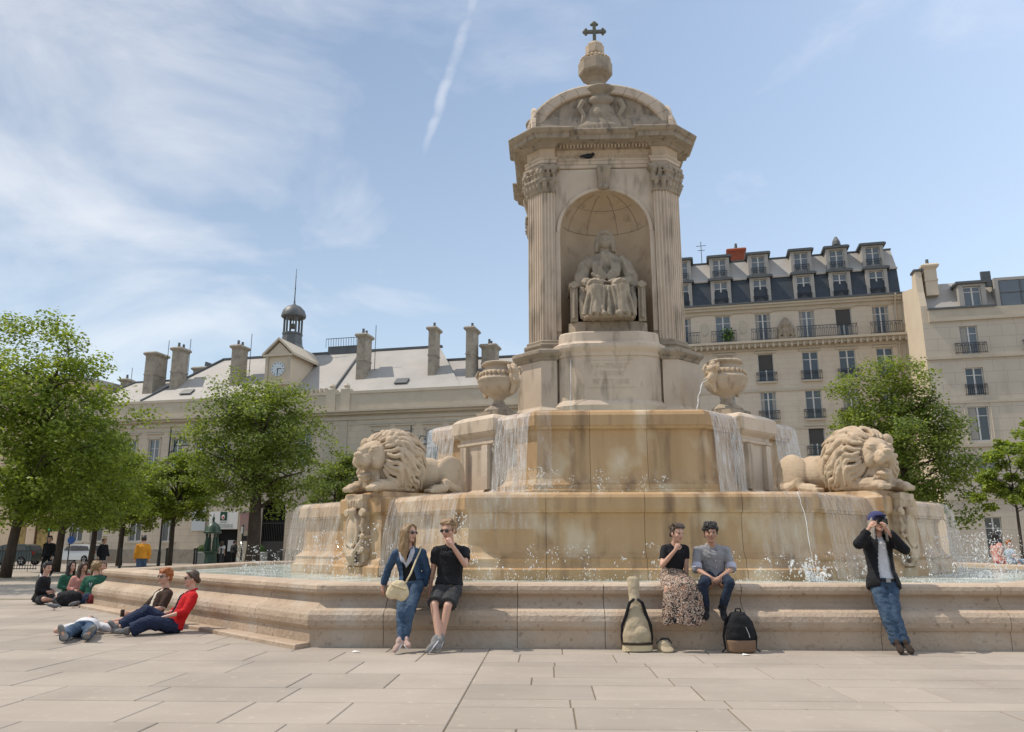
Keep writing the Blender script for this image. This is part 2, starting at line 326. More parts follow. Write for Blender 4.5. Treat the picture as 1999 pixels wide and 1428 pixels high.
for k in (1, 3, 5, 7):
    p = obj('lion_pier', diagbox(k, 4.9, 8.25, .80, [(.14, .35), (.14, .92), (.08, .97), (.05, 1.05), (.02, 1.08), (-.02, 1.12), (-.02, 2.0), (.03, 2.04), (.05, 2.08), (.05, 2.36), (.03, 2.40), (-.02, 2.42), (-.05, 2.52)]), 'stone_wet', F)
    p = obj('urn_pier', diagbox(k, 2.6, 5.0, .70, [(.08, 2.0), (.08, 2.6), (.02, 2.66), (-.06, 2.72), (-.06, 3.82), (0, 3.86), (0, 3.92), (-.05, 3.94), (-.05, 4.02), (.05, 4.1), (.10, 4.16), (.10, 4.46), (.02, 4.54), (-.1, 4.6)]), 'stone_tower', F)
    for xs_ in (-.42, .42):   # pilaster strips on the front of the pier
        a = k * pi / 4; o = obj('pier_strip', MB().box(xs_ - .11, xs_ + .11, -5.05, -4.93, 2.72, 3.82), 'stone_tower', p); o.rotation_euler = (0, 0, a)
# ---- tower
TW = obj('tower', MB().prism([(-2.05, -1.4), (-1.4, -2.05), (1.4, -2.05), (2.05, -1.4), (2.05, 1.4), (1.4, 2.05), (-1.4, 2.05), (-2.05, 1.4)], 4.2, 4.6), 'stone_tower', F)
def rot4(pts):
    out = []
    for k in range(4):
        a = k * pi / 2
        out += [(x * cos(a) - y * sin(a), x * sin(a) + y * cos(a)) for x, y in pts]
    return out
PP = rot4([(-1.8, -2.2), (-1.42, -2.2), (-1.42, -2.06), (1.42, -2.06), (1.42, -2.2), (1.8, -2.2)])
P_ped = rot4([(-1.85, -2.5), (-1.42, -2.5), (-1.42, -2.32), (1.42, -2.32), (1.42, -2.5), (1.85, -2.5)])
obj('pedestal', MB().sweep(P_ped, [(.12, 4.3), (.12, 4.78), (.07, 4.84), (.09, 4.9), (.02, 4.98), (0, 5.02), (0, 6.28)]), 'stone_tower', F)
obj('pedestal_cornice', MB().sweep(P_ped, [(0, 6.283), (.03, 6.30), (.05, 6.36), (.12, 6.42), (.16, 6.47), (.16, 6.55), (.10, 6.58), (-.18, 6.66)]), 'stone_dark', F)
# corner pilasters, fluted on three faces
def fluted(a, b, n, dep=.035):
    a = Vector(a); b = Vector(b); d = b - a; L = d.length; u = d / L; nrm = Vector((u.y, -u.x)); pts = []; w = L / n
    for i in range(n):
        s0 = i * w; pts.append(a + u * s0)
        for q in range(5): t = q / 4; pts.append(a + u * (s0 + w * (.16 + .68 * t)) - nrm * (dep * sin(pi * t) + .002))
    return [(p.x, p.y) for p in pts]
pil = fluted((-2.2, -1.8), (-1.8, -2.2), 6) + fluted((-1.8, -2.2), (-1.42, -2.2), 4) + [(-1.42, -2.2), (-1.42, -2.0), (-2.0, -1.42), (-2.2, -1.42)] + fluted((-2.2, -1.42), (-2.2, -1.8), 4)[0:]
pil_core = [(-2.2, -1.8), (-1.8, -2.2), (-1.42, -2.2), (-1.42, -2.0), (-2.0, -1.42), (-2.2, -1.42)]
pm = mesh('pilaster', MB().prism(pil, 6.93, 11.36)); pm.materials.append(M['stone_tower'])
pbm = mesh('pilaster_base', MB().sweep(pil_core, [(.10, 6.64), (.10, 6.72), (.13, 6.75), (.13, 6.80), (.05, 6.84), (.06, 6.90), (.004, 6.94)])); pbm.materials.append(M['stone_dark'])
cb = MB(); cb.sweep(pil_core, [(.0, 11.34), (.045, 11.37), (.045, 11.41), (.0, 11.43), (.0, 11.75), (.04, 11.95), (.13, 12.06)])
face = [((-2.2, -1.8), (-1.8, -2.2), 4), ((-1.8, -2.2), (-1.42, -2.2), 2), ((-2.2, -1.42), (-2.2, -1.8), 2)]
for (a, b, n) in face:
    a = Vector(a); b = Vector(b); u = (b - a).normalized(); nr = Vector((u.y, -u.x)); L = (b - a).length
    for row in range(2):
        for i in range(n + row):
            t = (i + .5 - .5 * row) / n; c = a + u * (L * t); z0 = 11.43 + row * .22
            pts = [Vector((c.x + nr.x * o_, c.y + nr.y * o_, z0 + dz)) for o_, dz in ((.01, 0), (.05, .12), (.07, .22), (.14, .28), (.17, .23))]
            cb.tube(pts, [.06, .075, .07, .055, .03], 7)
    for e in (a, b):
        c = e + nr * .10 + (u * (.03 if e == a else -.03)); ax = Vector((u.x, u.y, 0)); cc = Vector((c.x, c.y, 11.97))
        cb.tube([cc - ax * .06, cc + ax * .06], .085, 9); 
    cm = (a + b) / 2 + nr * .12; cb.ell((cm.x, cm.y, 12.03), .07)
cb.sweep(offset(pil_core, .05), [(.06, 12.05), (.10, 12.07), (.10, 12.14), (.05, 12.16)])
capm = sculpt(cb, .022, 1); capm.materials.append(M['stone_dark'])
for k in range(4):
    for nm, me in (('pilaster', pm), ('pilaster_base', pbm), ('capital', capm)):
        o = bpy.data.objects.new(nm, me); link(o, F); o.rotation_euler = (0, 0, k * pi / 2)
# the four arched walls with niches
NR, NS, NZ0 = 1.28, 10.15, 6.6
def niche_wall():
    w = MB(); zt = 12.12; y = -2.05; n = 18; X = 1.42
    arc = [(-NR * cos(pi * i / n), NS + NR * sin(pi * i / n)) for i in range(n + 1)]
    w.add([(-X, y, NZ0), (-NR, y, NZ0), (-NR, y, NS), (-X, y, NS)], [(0, 1, 2, 3)]); w.add([(NR, y, NZ0), (X, y, NZ0), (X, y, NS), (NR, y, NS)], [(0, 1, 2, 3)])
    top = [(-X, NS)] + [(-X + 2 * X * i / n, zt) for i in range(n + 1)]
    for i in range(n): w.add([(arc[i][0], y, arc[i][1]), (arc[i + 1][0], y, arc[i + 1][1]), (-X + 2 * X * (i + 1) / n, y, zt), (-X + 2 * X * i / n, y, zt)], [(0, 1, 2, 3)])
    w.add([(-X, y, NS), (-NR, y, NS), (-X, y, zt)], [(0, 1, 2)]); w.add([(NR, y, NS), (X, y, NS), (X, y, zt)], [(0, 1, 2)])
    return w
def niche_in():
    w = MB(); y = -2.05; n = 20; ys_ = .82
    half = [(-NR * cos(pi * i / n), y + NR * ys_ * sin(pi * i / n)) for i in range(n + 1)]
    w.rings([[(px, py, z) for px, py in half] for z in (NZ0, 8.0, 9.2, NS)], False, 0, False)
    R = []
    for j in range(11):
        t = pi / 2 * j / 10; R.append([(px * cos(t), y + (py - y) * cos(t), NS + NR * sin(t)) for px, py in half])
    w.rings(R, False, 0, False); w.add([(px, py, NZ0) for px, py in half], [tuple(range(n + 1))]); return w
nw = mesh('niche_wall', niche_wall()); nw.materials.append(M['stone_tower'])
ni = mesh('niche', niche_in(), True); ni.materials.append(M['stone_niche'])
ab = MB(); n = 26      # archivolt moulding round the niche
R = []
for i in range(n + 1):
    a = pi * i / n; R.append([(-(NR + q) * cos(a), yy, NS + (NR + q) * sin(a)) for q, yy in ((.0, -2.04), (.0, -2.10), (.03, -2.12), (.09, -2.12), (.11, -2.075), (.13, -2.04))])
ab.rings(R, True)
ab.box(-NR - .13, -NR, -2.11, -2.04, NZ0 + .6, NS); ab.box(NR, NR + .13, -2.11, -2.04, NZ0 + .6, NS)
am = mesh('archivolt', ab, False); am.materials.append(M['stone_tower'])
kb = MB(); kb.rings([[(-.16, -2.05, 11.45), (.16, -2.05, 11.45), (.16, -2.2, 11.45), (-.16, -2.2, 11.45)][::-1], [(-.2, -2.05, 12.1), (.2, -2.05, 12.1), (.2, -2.34, 12.1), (-.2, -2.34, 12.1)][::-1]])
for i in range(5): x = -.15 + i * .075; kb.tube([(x * .9, -2.2, 11.5), (x, -2.3, 11.85), (x * 1.1, -2.36, 12.06)], [.03, .04, .045], 6)
kb.ell((0, -2.24, 11.47), (.17, .1, .09)); km = sculpt(kb, .018, 1); km.materials.append(M['stone_dark'])
for k in range(4):
    for nm, me in (('niche_wall', nw), ('niche', ni), ('archivolt', am), ('keystone', km)):
        o = bpy.data.objects.new(nm, me); link(o, F); o.rotation_euler = (0, 0, k * pi / 2)
# carved joints of the niche half-dome: thin raised ribs read as coursed voussoirs
jb2 = MB()
for a in (-.62, -.24, .24, .62):
    pts = []
    for j in range(9):
        t = radians(12 + j * 8.0); rr = NR * .992; pts.append((rr * sin(a * 1.6) * cos(t) , -2.05 + rr * .82 * cos(a * 1.6) * cos(t), NS + rr * sin(t)))
    jb2.tube(pts, .008, 4)
for t in (radians(14), radians(48)):
    jb2.tube([(-NR * .992 * cos(pi * i / 20) * cos(t), -2.05 + NR * .992 * .82 * sin(pi * i / 20) * cos(t), NS + NR * .992 * sin(t)) for i in range(2, 19)], .008, 4)
obj('niche_joint', jb2, 'stone_dark', F)
# entablature
obj('architrave', MB().sweep(PP, [(.0, 12.14), (.03, 12.16), (.03, 12.24), (.06, 12.25), (.06, 12.34), (.10, 12.37), (.10, 12.40), (.02, 12.41)]), 'stone_tower', F)
obj('frieze', MB().sweep(PP, [(.012, 12.41), (.012, 12.70), (.04, 12.72)]), 'stone_niche', F)
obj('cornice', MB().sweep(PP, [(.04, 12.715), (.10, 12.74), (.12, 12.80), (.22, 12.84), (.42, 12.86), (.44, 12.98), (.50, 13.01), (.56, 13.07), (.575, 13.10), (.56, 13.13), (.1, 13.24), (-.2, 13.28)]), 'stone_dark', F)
db = MB()
for k in range(4):
    a = k * pi / 2; i0 = len(db.v)
    x = -1.36
    while x < 1.38: db.box(x, x + .055, -2.24, -2.06, 12.74, 12.82); x += .10
    i = 0; x = -1.3
    while x < 1.3:
        db.ell((x, -2.075, 12.58), (.06, .03, .07), None, 6, 4); db.ell((x + .09, -2.075, 12.53), (.03, .03, .05), None, 6, 4); x += .2
    db.xform(Matrix.Rotation(a, 4, 'Z'), i0)
tag(obj('carved_frieze_ornament', db, 'stone_niche', F), kind='stuff')
# domed roof: two crossing barrel vaults behind round gables
rb = MB(); n = 20
for ax in (0, 1):
    R = []
    for s_ in (-1.94, 1.94):
        ring = [(-2.18 * cos(pi * i / n), s_, 13.2 + 1.62 * sin(pi * i / n)) for i in range(n + 1)]
        R.append(ring if ax == 0 else [(y, x, z) for x, y, z in ring])
    rb.rings(R, True)
rb.lathe([(2.3 * cos(t), 13.2 + 1.68 * sin(t)) for t in [pi / 2 * j / 10 for j in range(10)]] , 32)
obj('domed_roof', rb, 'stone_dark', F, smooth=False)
vm = []
NV = 13
for i in range(NV):
    a0 = pi * i / NV + .003; a1 = pi * (i + 1) / NV - .003; v = MB(); R = []
    for q in range(4):
        a = a0 + (a1 - a0) * q / 3; R.append([(-r * 1.17 * cos(a), y, 13.2 + r * .88 * sin(a)) for r, y in ((1.56, -1.95), (1.56, -2.06), (1.60, -2.10), (1.86, -2.10), (1.92, -2.06), (1.92, -1.95))])
    v.rings(R, True); me = mesh('voussoir', v); me.materials.append(M['stone_tower']); vm.append(me)
for k in range(4):
    o = obj('gable', MB().prism_y([(-1.9 * cos(pi * i / 16), 13.2 + 1.42 * sin(pi * i / 16)) for i in range(17)][::-1], -1.97, -1.9), 'stone_dark', F); o.rotation_euler = (0, 0, k * pi / 2)
    for me in vm: w = bpy.data.objects.new('voussoir', me); link(w, o)
    g = MB()
    for s in (-1, 1):        # scrolls and leaves round the shield
        sp = [(s * (1.08 + (.20 - .022 * i) * cos(.55 * i)), -2.04, 13.52 + (.20 - .022 * i) * sin(.55 * i)) for i in range(9)]; g.tube(sp, .045, 6)
        g.tube([(s * 1.1, -2.04, 13.32), (s * .8, -2.06, 13.42), (s * .55, -2.08, 13.6), (s * .5, -2.1, 13.9), (s * .62, -2.1, 14.2), (s * .5, -2.12, 14.45)], [.05, .07, .09, .08, .09, .1], 7)
        for i in range(10): g.ell((s * random.uniform(.35, 1.25), -2.05, 13.3 + random.random() * .12), (.09, .06, .07), None, 7, 5)
        for i in range(8): g.ell((s * random.uniform(.4, .8), -2.06, 13.45 + random.random() * .4), (.07, .06, .09), None, 7, 5)
    g.ell((0, -2.02, 13.88), (.42, .14, .55)); g.ell((0, -2.1, 13.95), (.28, .1, .36)); g.ell((0, -2.05, 14.5), (.38, .16, .2)); g.box(-.5, .5, -2.1, -1.9, 13.22, 13.34)
    g.lathe([(.30, 14.58), (.34, 14.7), (.46, 14.86), (.5, 14.95), (.47, 15.0)], 20, (0, -1.82, 0))
    g.xform(Matrix.Translation((0, 0, 13.2)) @ Matrix.Diagonal((1.05, 1, .88, 1)) @ Matrix.Translation((0, 0, -13.2)))
    me = sculpt(g, .025, 1); me.materials.append(M['stone_statue']); c_ = bpy.data.objects.new('carved_shield', me); link(c_, o)
fb = MB(); fb.lathe([(.75, 14.7), (.72, 15.1), (.45, 15.25), (.34, 15.8), (.26, 15.95), (.24, 16.17), (.29, 16.24), (.33, 16.3), (.53, 16.46), (.56, 16.52), (.56, 16.9), (.50, 16.96), (.30, 17.12), (.24, 17.2)], 8)
fin = obj('finial', fb, 'stone_statue', F)
bb = MB()
for i in range(24): a = 2 * pi * i / 24; bb.ell((.47 * cos(a), .47 * sin(a), 17.0), (.055, .055, .05), None, 7, 5)
obj('beaded_rim', bb, 'stone_rim', fin, smooth=True)
obj('finial_block', MB().lathe([(.27, 17.19), (.31, 17.25), (.31, 17.55), (.23, 17.65), (.1, 17.7)], 8), 'stone', fin)
cr = MB(); cr.box(-.055, .055, -.045, .045, 17.66, 18.42); cr.box(-.31, .31, -.044, .044, 18.08, 18.18)
for x, z in ((-.31, 18.13), (.31, 18.13), (0, 18.44)): cr.ell((x, 0, z), (.09, .05, .09)); 
for x, z in ((-.28, 18.22), (-.28, 18.04), (.28, 18.22), (.28, 18.04), (-.09, 18.4), (.09, 18.4)): cr.ell((x, 0, z), .05)
obj('cross', cr, 'bronze', F)
# curved podium under the statue
pod = [(-1.38, -2.2), (-1.36, -2.48), (-1.22, -2.62), (-.92, -2.78), (-.75, -2.82), (.75, -2.82), (.92, -2.78), (1.22, -2.62), (1.36, -2.48), (1.38, -2.2), (1.2, -1.6), (-1.2, -1.6)]
pd = obj('podium', MB().sweep(pod, [(.12, 4.3), (.12, 4.82), (.10, 4.86), (.12, 4.98), (.04, 5.10), (0, 5.14), (0, 6.32), (.03, 6.33)]), 'stone_tower', F)
obj('podium_cornice', MB().sweep(pod, [(.03, 6.331), (.05, 6.42), (.12, 6.5), (.15, 6.56), (.15, 6.64), (.04, 6.70), (.0, 6.74), (-.02, 6.98), (-.06, 7.02)]), 'stone_tower', pd)
obj('statue_plinth', MB().prism([(-1.08, -1.7), (-1.08, -2.3), (-.9, -2.5), (.9, -2.5), (1.08, -2.3), (1.08, -1.7)], 7.02, 7.36), 'stone_dark', pd)
tb = MB(); rr = random.Random(5)
for row, (z, n, hw) in enumerate(((5.98, 9, .5), (5.77, 7, .42), (5.55, 8, .48))):      # three rows of worn, unreadable lettering in low relief
    for i in range(n):
        x = -hw + 2 * hw * (i + .5) / n; w = .042
        if rr.random() < .85: tb.box(x - w, x - w + .014, -2.832, -2.81, z, z + .13)
        if rr.random() < .6: tb.box(x + w - .014, x + w, -2.832, -2.81, z, z + .13)
        if rr.random() < .6: tb.box(x - w, x + w, -2.832, -2.81, z + .116, z + .13)
        if rr.random() < .5: tb.box(x - w, x + w, -2.832, -2.81, z + .05, z + .064)
tb.box(-.62, .62, -2.83, -2.81, 5.45, 5.465); tb.box(-.62, .62, -2.83, -2.81, 6.2, 6.215)
obj('worn_inscription', tb, 'stone_tower', pd)
# ================================================================== carved figures on the fountain
def fpos(x, y, z):
    c, s = cos(PHI), sin(PHI); return (FC[0] + x * c - y * s, FC[1] + x * s + y * c, z)
# ---- lion, lying: x forward, z up
def lion_mesh(yaw=0):
    b = MB(); rl = random.Random(11); E0 = b.ell; b.ell = lambda c, r, rot=None, nu=26, nv=16, mi=0: E0(c, r, rot, nu, nv, mi)
    b.ell((-1.05, 0, .46), (.50, .42, .47)); b.ell((-.5, 0, .50), (.62, .38, .42)); b.ell((.15, 0, .58), (.55, .45, .55))
    for s in (-1, 1):
        b.ell((-.98, s * .34, .52), (.46, .18, .46), (0, .25, 0)); b.ell((-1.2, s * .36, .30), (.22, .16, .28))     # haunch
        b.tube([(-1.25, s * .42, .16), (-.9, s * .52, .17), (-.55, s * .55, .30)], [.13, .13, .12], 9)                 # hind shank
        b.tube([(-.62, s * .55, .32), (-.52, s * .57, .16), (-.25, s * .57, .11), (-.10, s * .57, .09)], [.12, .12, .13, .10], 9)
        for t in (-.09, -.03, .03, .09): b.ell((-.06, s * .57 + t, .075), (.085, .036, .06))
        b.tube([(.42, s * .40, .50), (.50, s * .44, .26), (.62, s * .44, .16), (1.1, s * .42, .14), (1.30, s * .40, .13)], [.20, .18, .16, .15, .15], 10)   # foreleg
        b.ell((1.36, s * .40, .11), (.17, .17, .11))
        for t in (-.11, -.037, .037, .11): b.ell((1.48, s * .40 + t, .075), (.09, .042, .065))
    # mane mass and big head, the head low in front of it and looking out
    b.ell((.55, 0, .76), (.56, .56, .58)); b.ell((.86, 0, .78), (.36, .52, .52)); b.ell((.85, 0, .40), (.34, .42, .38))
    i0 = len(b.v)
    b.ell((0, 0, .04), (.30, .29, .30)); b.ell((.06, 0, .17), (.22, .22, .14)); b.ell((.26, 0, .0), (.17, .15, .115)); b.ell((.36, 0, -.02), (.10, .145, .095))
    b.ell((.21, 0, -.285), (.18, .12, .055), (0, .22, 0)); b.ell((.04, 0, -.28), (.15, .17, .15)); b.ell((.20, 0, -.34), (.11, .10, .07)); b.ell((.43, 0, .055), (.055, .09, .05)); b.tube([(.10, 0, .20), (.40, 0, .085)], [.095, .06], 8)
    for s in (-1, 1):
        b.ell((.12, s * .17, -.05), (.13, .09, .14)); b.ell((.16, s * .145, .165), (.11, .085, .045), (0, .35, s * .35)); b.ell((.33, s * .095, -.075), (.105, .075, .085)); b.ell((-.06, s * .30, .30), (.08, .10, .12))
        b.ell((.20, s * .115, .09), (.04, .04, .032)); b.ell((.22, s * .085, .09), (.05, .02, .02)); b.ell((.17, s * .15, .20), (.10, .07, .035), (0, .3, s * .4))
    b.xform(Matrix.Translation((1.14 - .1 * abs(yaw), .25 * sin(yaw), .74)) @ Matrix.Rotation(yaw, 4, 'Z') @ Matrix.Scale(1.26, 4), i0)
    i1 = len(b.v)
    # locks of mane: combed back from the face, falling over shoulder and chest
    for ring, (r0, r1, nl, x0, ln, rad) in enumerate(((.38, .60, 22, 1.16, .62, .05), (.45, .64, 25, 1.0, .80, .056), (.54, .62, 26, .80, .86, .058), (.58, .54, 24, .52, .72, .056))):
        for i in range(nl):
            a = -2.55 + 5.1 * (i + .5 * (ring % 2)) / nl + rl.uniform(-.04, .04); pts = []; ph = rl.uniform(-.4, .4) + ring * 1.7; hang = max(0, abs(a) - .5)
            for q in range(10):
                t = q / 9; rr_ = r0 + (r1 - r0) * sin(pi / 2 * min(1, t * 1.6)) + .05 * sin(pi * t) + .025 * (i % 2); aa = a + .085 * sin(t * 9 + ph) * (1 if a > 0 else -1)
                x = x0 - ln * t * (1 - .45 * min(1, hang)); z = .76 + rr_ * cos(aa) * (1.05 if abs(a) < 1.5 else .9) - .36 * min(1, hang) * t * t - .10 * t; y = rr_ * 1.03 * sin(aa)
                pts.append((x, y, max(z, .08)))
            b.tube(pts, [rad * w_ for w_ in (.6, .95, 1.05, 1.1, 1.1, 1.05, 1.0, .85, .6, .2)], 7)
    b.xform(Matrix.Translation((.7, 0, 0)) @ Matrix.Rotation(yaw * .55, 4, 'Z') @ Matrix.Translation((-.7, 0, 0)), i1)
    for i in range(18):
        y = rl.uniform(-.36, .36); b.tube([(1.16, y * .6, .48), (1.22, y * .8, .30), (1.18 + rl.uniform(-.04, .06), y, .12), (1.14, y * 1.05, .03)], [.07, .08, .07, .03], 7)
    return sculpt(b, .014, 0, lambda p, n: .006 * fbm(p, (30, 30, 14)) if p[0] > .0 else .004 * fbm(p, (9, 9, 9)))
lms = {7: lion_mesh(.12), 1: lion_mesh(-.42)}
for lm in lms.values(): lm.materials.append(M['stone_lion'])
# dark mouth and eyes are real hollows: cut by lip and brow shapes above
def console_mesh():
    b = MB()      # scrolled shield bracket hanging on the pier below the lion: x sideways, -y outward, z up from 0 to 1.55
    b.box(-.24, .24, -.04, .14, .08, 1.5); b.ell((0, -.05, .74), (.20, .13, .40)); b.ell((0, -.13, .74), (.11, .05, .25))
    b.tube([(.17 * sin(t) * (1 - .15 * cos(t)), -.13, .74 + .34 * cos(t)) for t in [2 * pi * i / 24 for i in range(25)]], .032, 7)
    b.box(-.27, .27, -.12, .12, 1.40, 1.52); b.box(-.23, .23, -.10, .1, 1.22, 1.40)
    for i in range(5): b.tube([(-.17 + i * .085, -.11, 1.24), (-.17 + i * .085, -.12, 1.39)], .028, 6)
    b.ell((0, -.14, 1.14), (.10, .08, .09)); b.ell((0, -.18, 1.16), (.05, .05, .05))
    for s in (-1, 1):
        for cx_, cz_, r_ in ((.23, 1.12, .10), (.22, .33, .09), (.25, .62, .06)): b.tube([(s * (cx_ + (r_ - .011 * q) * cos(.75 * q)), -.09, cz_ + (r_ - .011 * q) * sin(.75 * q)) for q in range(9)], .028, 6); b.tube([(s * cx_, -.12, cz_), (s * cx_, .1, cz_)], r_ * .75, 10)
        b.tube([(s * .24, -.06, 1.02), (s * .215, -.08, .85), (s * .25, -.07, .70)], [.03, .035, .03], 7); b.tube([(s * .25, -.07, .56), (s * .22, -.08, .46), (s * .23, -.07, .40)], [.03, .035, .03], 7)
        for i in range(6): b.ell((s * (.10 + .028 * i), -.15 + .01 * i, .26 + .05 * i), (.035, .035, .045))
    for i in range(5): b.tube([(-.12 + .06 * i, -.12, .36), (-.10 + .05 * i, -.15, .2), (-.07 + .035 * i, -.12, .08)], [.03, .038, .02], 6)
    b.box(-.22, .22, -.12, .12, 0, .07)
    return sculpt(b, .015, 0)
com = console_mesh(); com.materials.append(M['stone_lion'])
um = None
def urn_parts(root):
    b = MB(); gad = lambda a, z: 1 + (.075 * abs(cos(11 * a)) - .03 if .28 < z < .60 else 0)
    prof = [(.12, .10), (.13, .16), (.17, .20), (.20, .24), (.34, .30), (.46, .40), (.53, .52), (.55, .60), (.56, .62), (.575, .64), (.575, .68), (.55, .70), (.50, .74), (.47, .80), (.47, .86), (.44, .90), (.37, .94), (.36, 1.02), (.40, 1.06), (.45, 1.08), (.46, 1.12), (.42, 1.15), (.30, 1.16), (.05, 1.10)]
    b.lathe(prof, 54, (0, 0, .35), gad); obj('bowl', b, 'stone', root, smooth=True, angle=40)
    obj('foot', MB().box(-.42, .42, -.42, .42, 0, .16).lathe([(.40, .155), (.41, .2), (.36, .26), (.27, .31), (.17, .40), (.15, .47)], 28), 'stone_dark', root)
    fr = MB()
    for i in range(26): a = 2 * pi * i / 26; fr.ell((.49 * cos(a), .49 * sin(a), 1.18), (.045, .045, .06), None, 6, 5)
    tag(obj('carved_band', fr, 'stone_niche', root, smooth=True), kind='stuff')
    for s in (-1, 1):        # goat-like mask handles on two sides
        g = MB()
        g.ell((s * .56, 0, 1.05), (.13, .14, .2)); g.ell((s * .66, 0, .96), (.12, .09, .11)); g.ell((s * .60, 0, 1.22), (.12, .15, .1))
        for y in (-1, 1): g.tube([(s * .56, y * .1, 1.25), (s * .60, y * .2, 1.33), (s * .66, y * .22, 1.22), (s * .64, y * .18, 1.12)], [.05, .05, .045, .03], 7)
        g.tube([(s * .45, 0, 1.3), (s * .55, 0, 1.36), (s * .66, 0, 1.3)], [.08, .08, .06], 8); g.tube([(s * .60, 0, .9), (s * .55, 0, .75), (s * .5, 0, .62)], [.08, .07, .05], 8)
        me = sculpt(g, .02, 1); me.materials.append(M['stone_lion']); link(bpy.data.objects.new('mask_handle', me), root)
for k, nm in ((7, 'left'), (1, 'right')):
    a = k * pi / 4
    o = bpy.data.objects.new('stone_lion', lms[k]); link(o); o.location = fpos(6.95 * sin(a), -6.95 * cos(a), 2.515); o.rotation_euler = (0, 0, PHI + a - pi / 2 + (radians(7) if k == 7 else radians(-13)))
    tag(o, 'reclining stone lion facing left, above the couple leaning on the rim' if k == 7 else 'reclining stone lion with open mouth above the photographer', 'lion statue', 'stone lions at the corners of the middle basin')
    o = bpy.data.objects.new('shield_bracket', com); link(o, F); o.location = (8.30 * sin(a), -8.30 * cos(a), .95); o.rotation_euler = (0, 0, a); o.scale = (1.3, 1.35, 1.0)
    r = thing('stone_urn', 'gadrooned stone urn with mask handles on the upper basin, left of the tower' if k == 7 else 'gadrooned stone urn spouting water on the upper basin, right of the tower', 'urn', fpos(4.2 * sin(a), -4.2 * cos(a), 4.6), PHI + a, 'urns on the upper basin'); urn_parts(r)
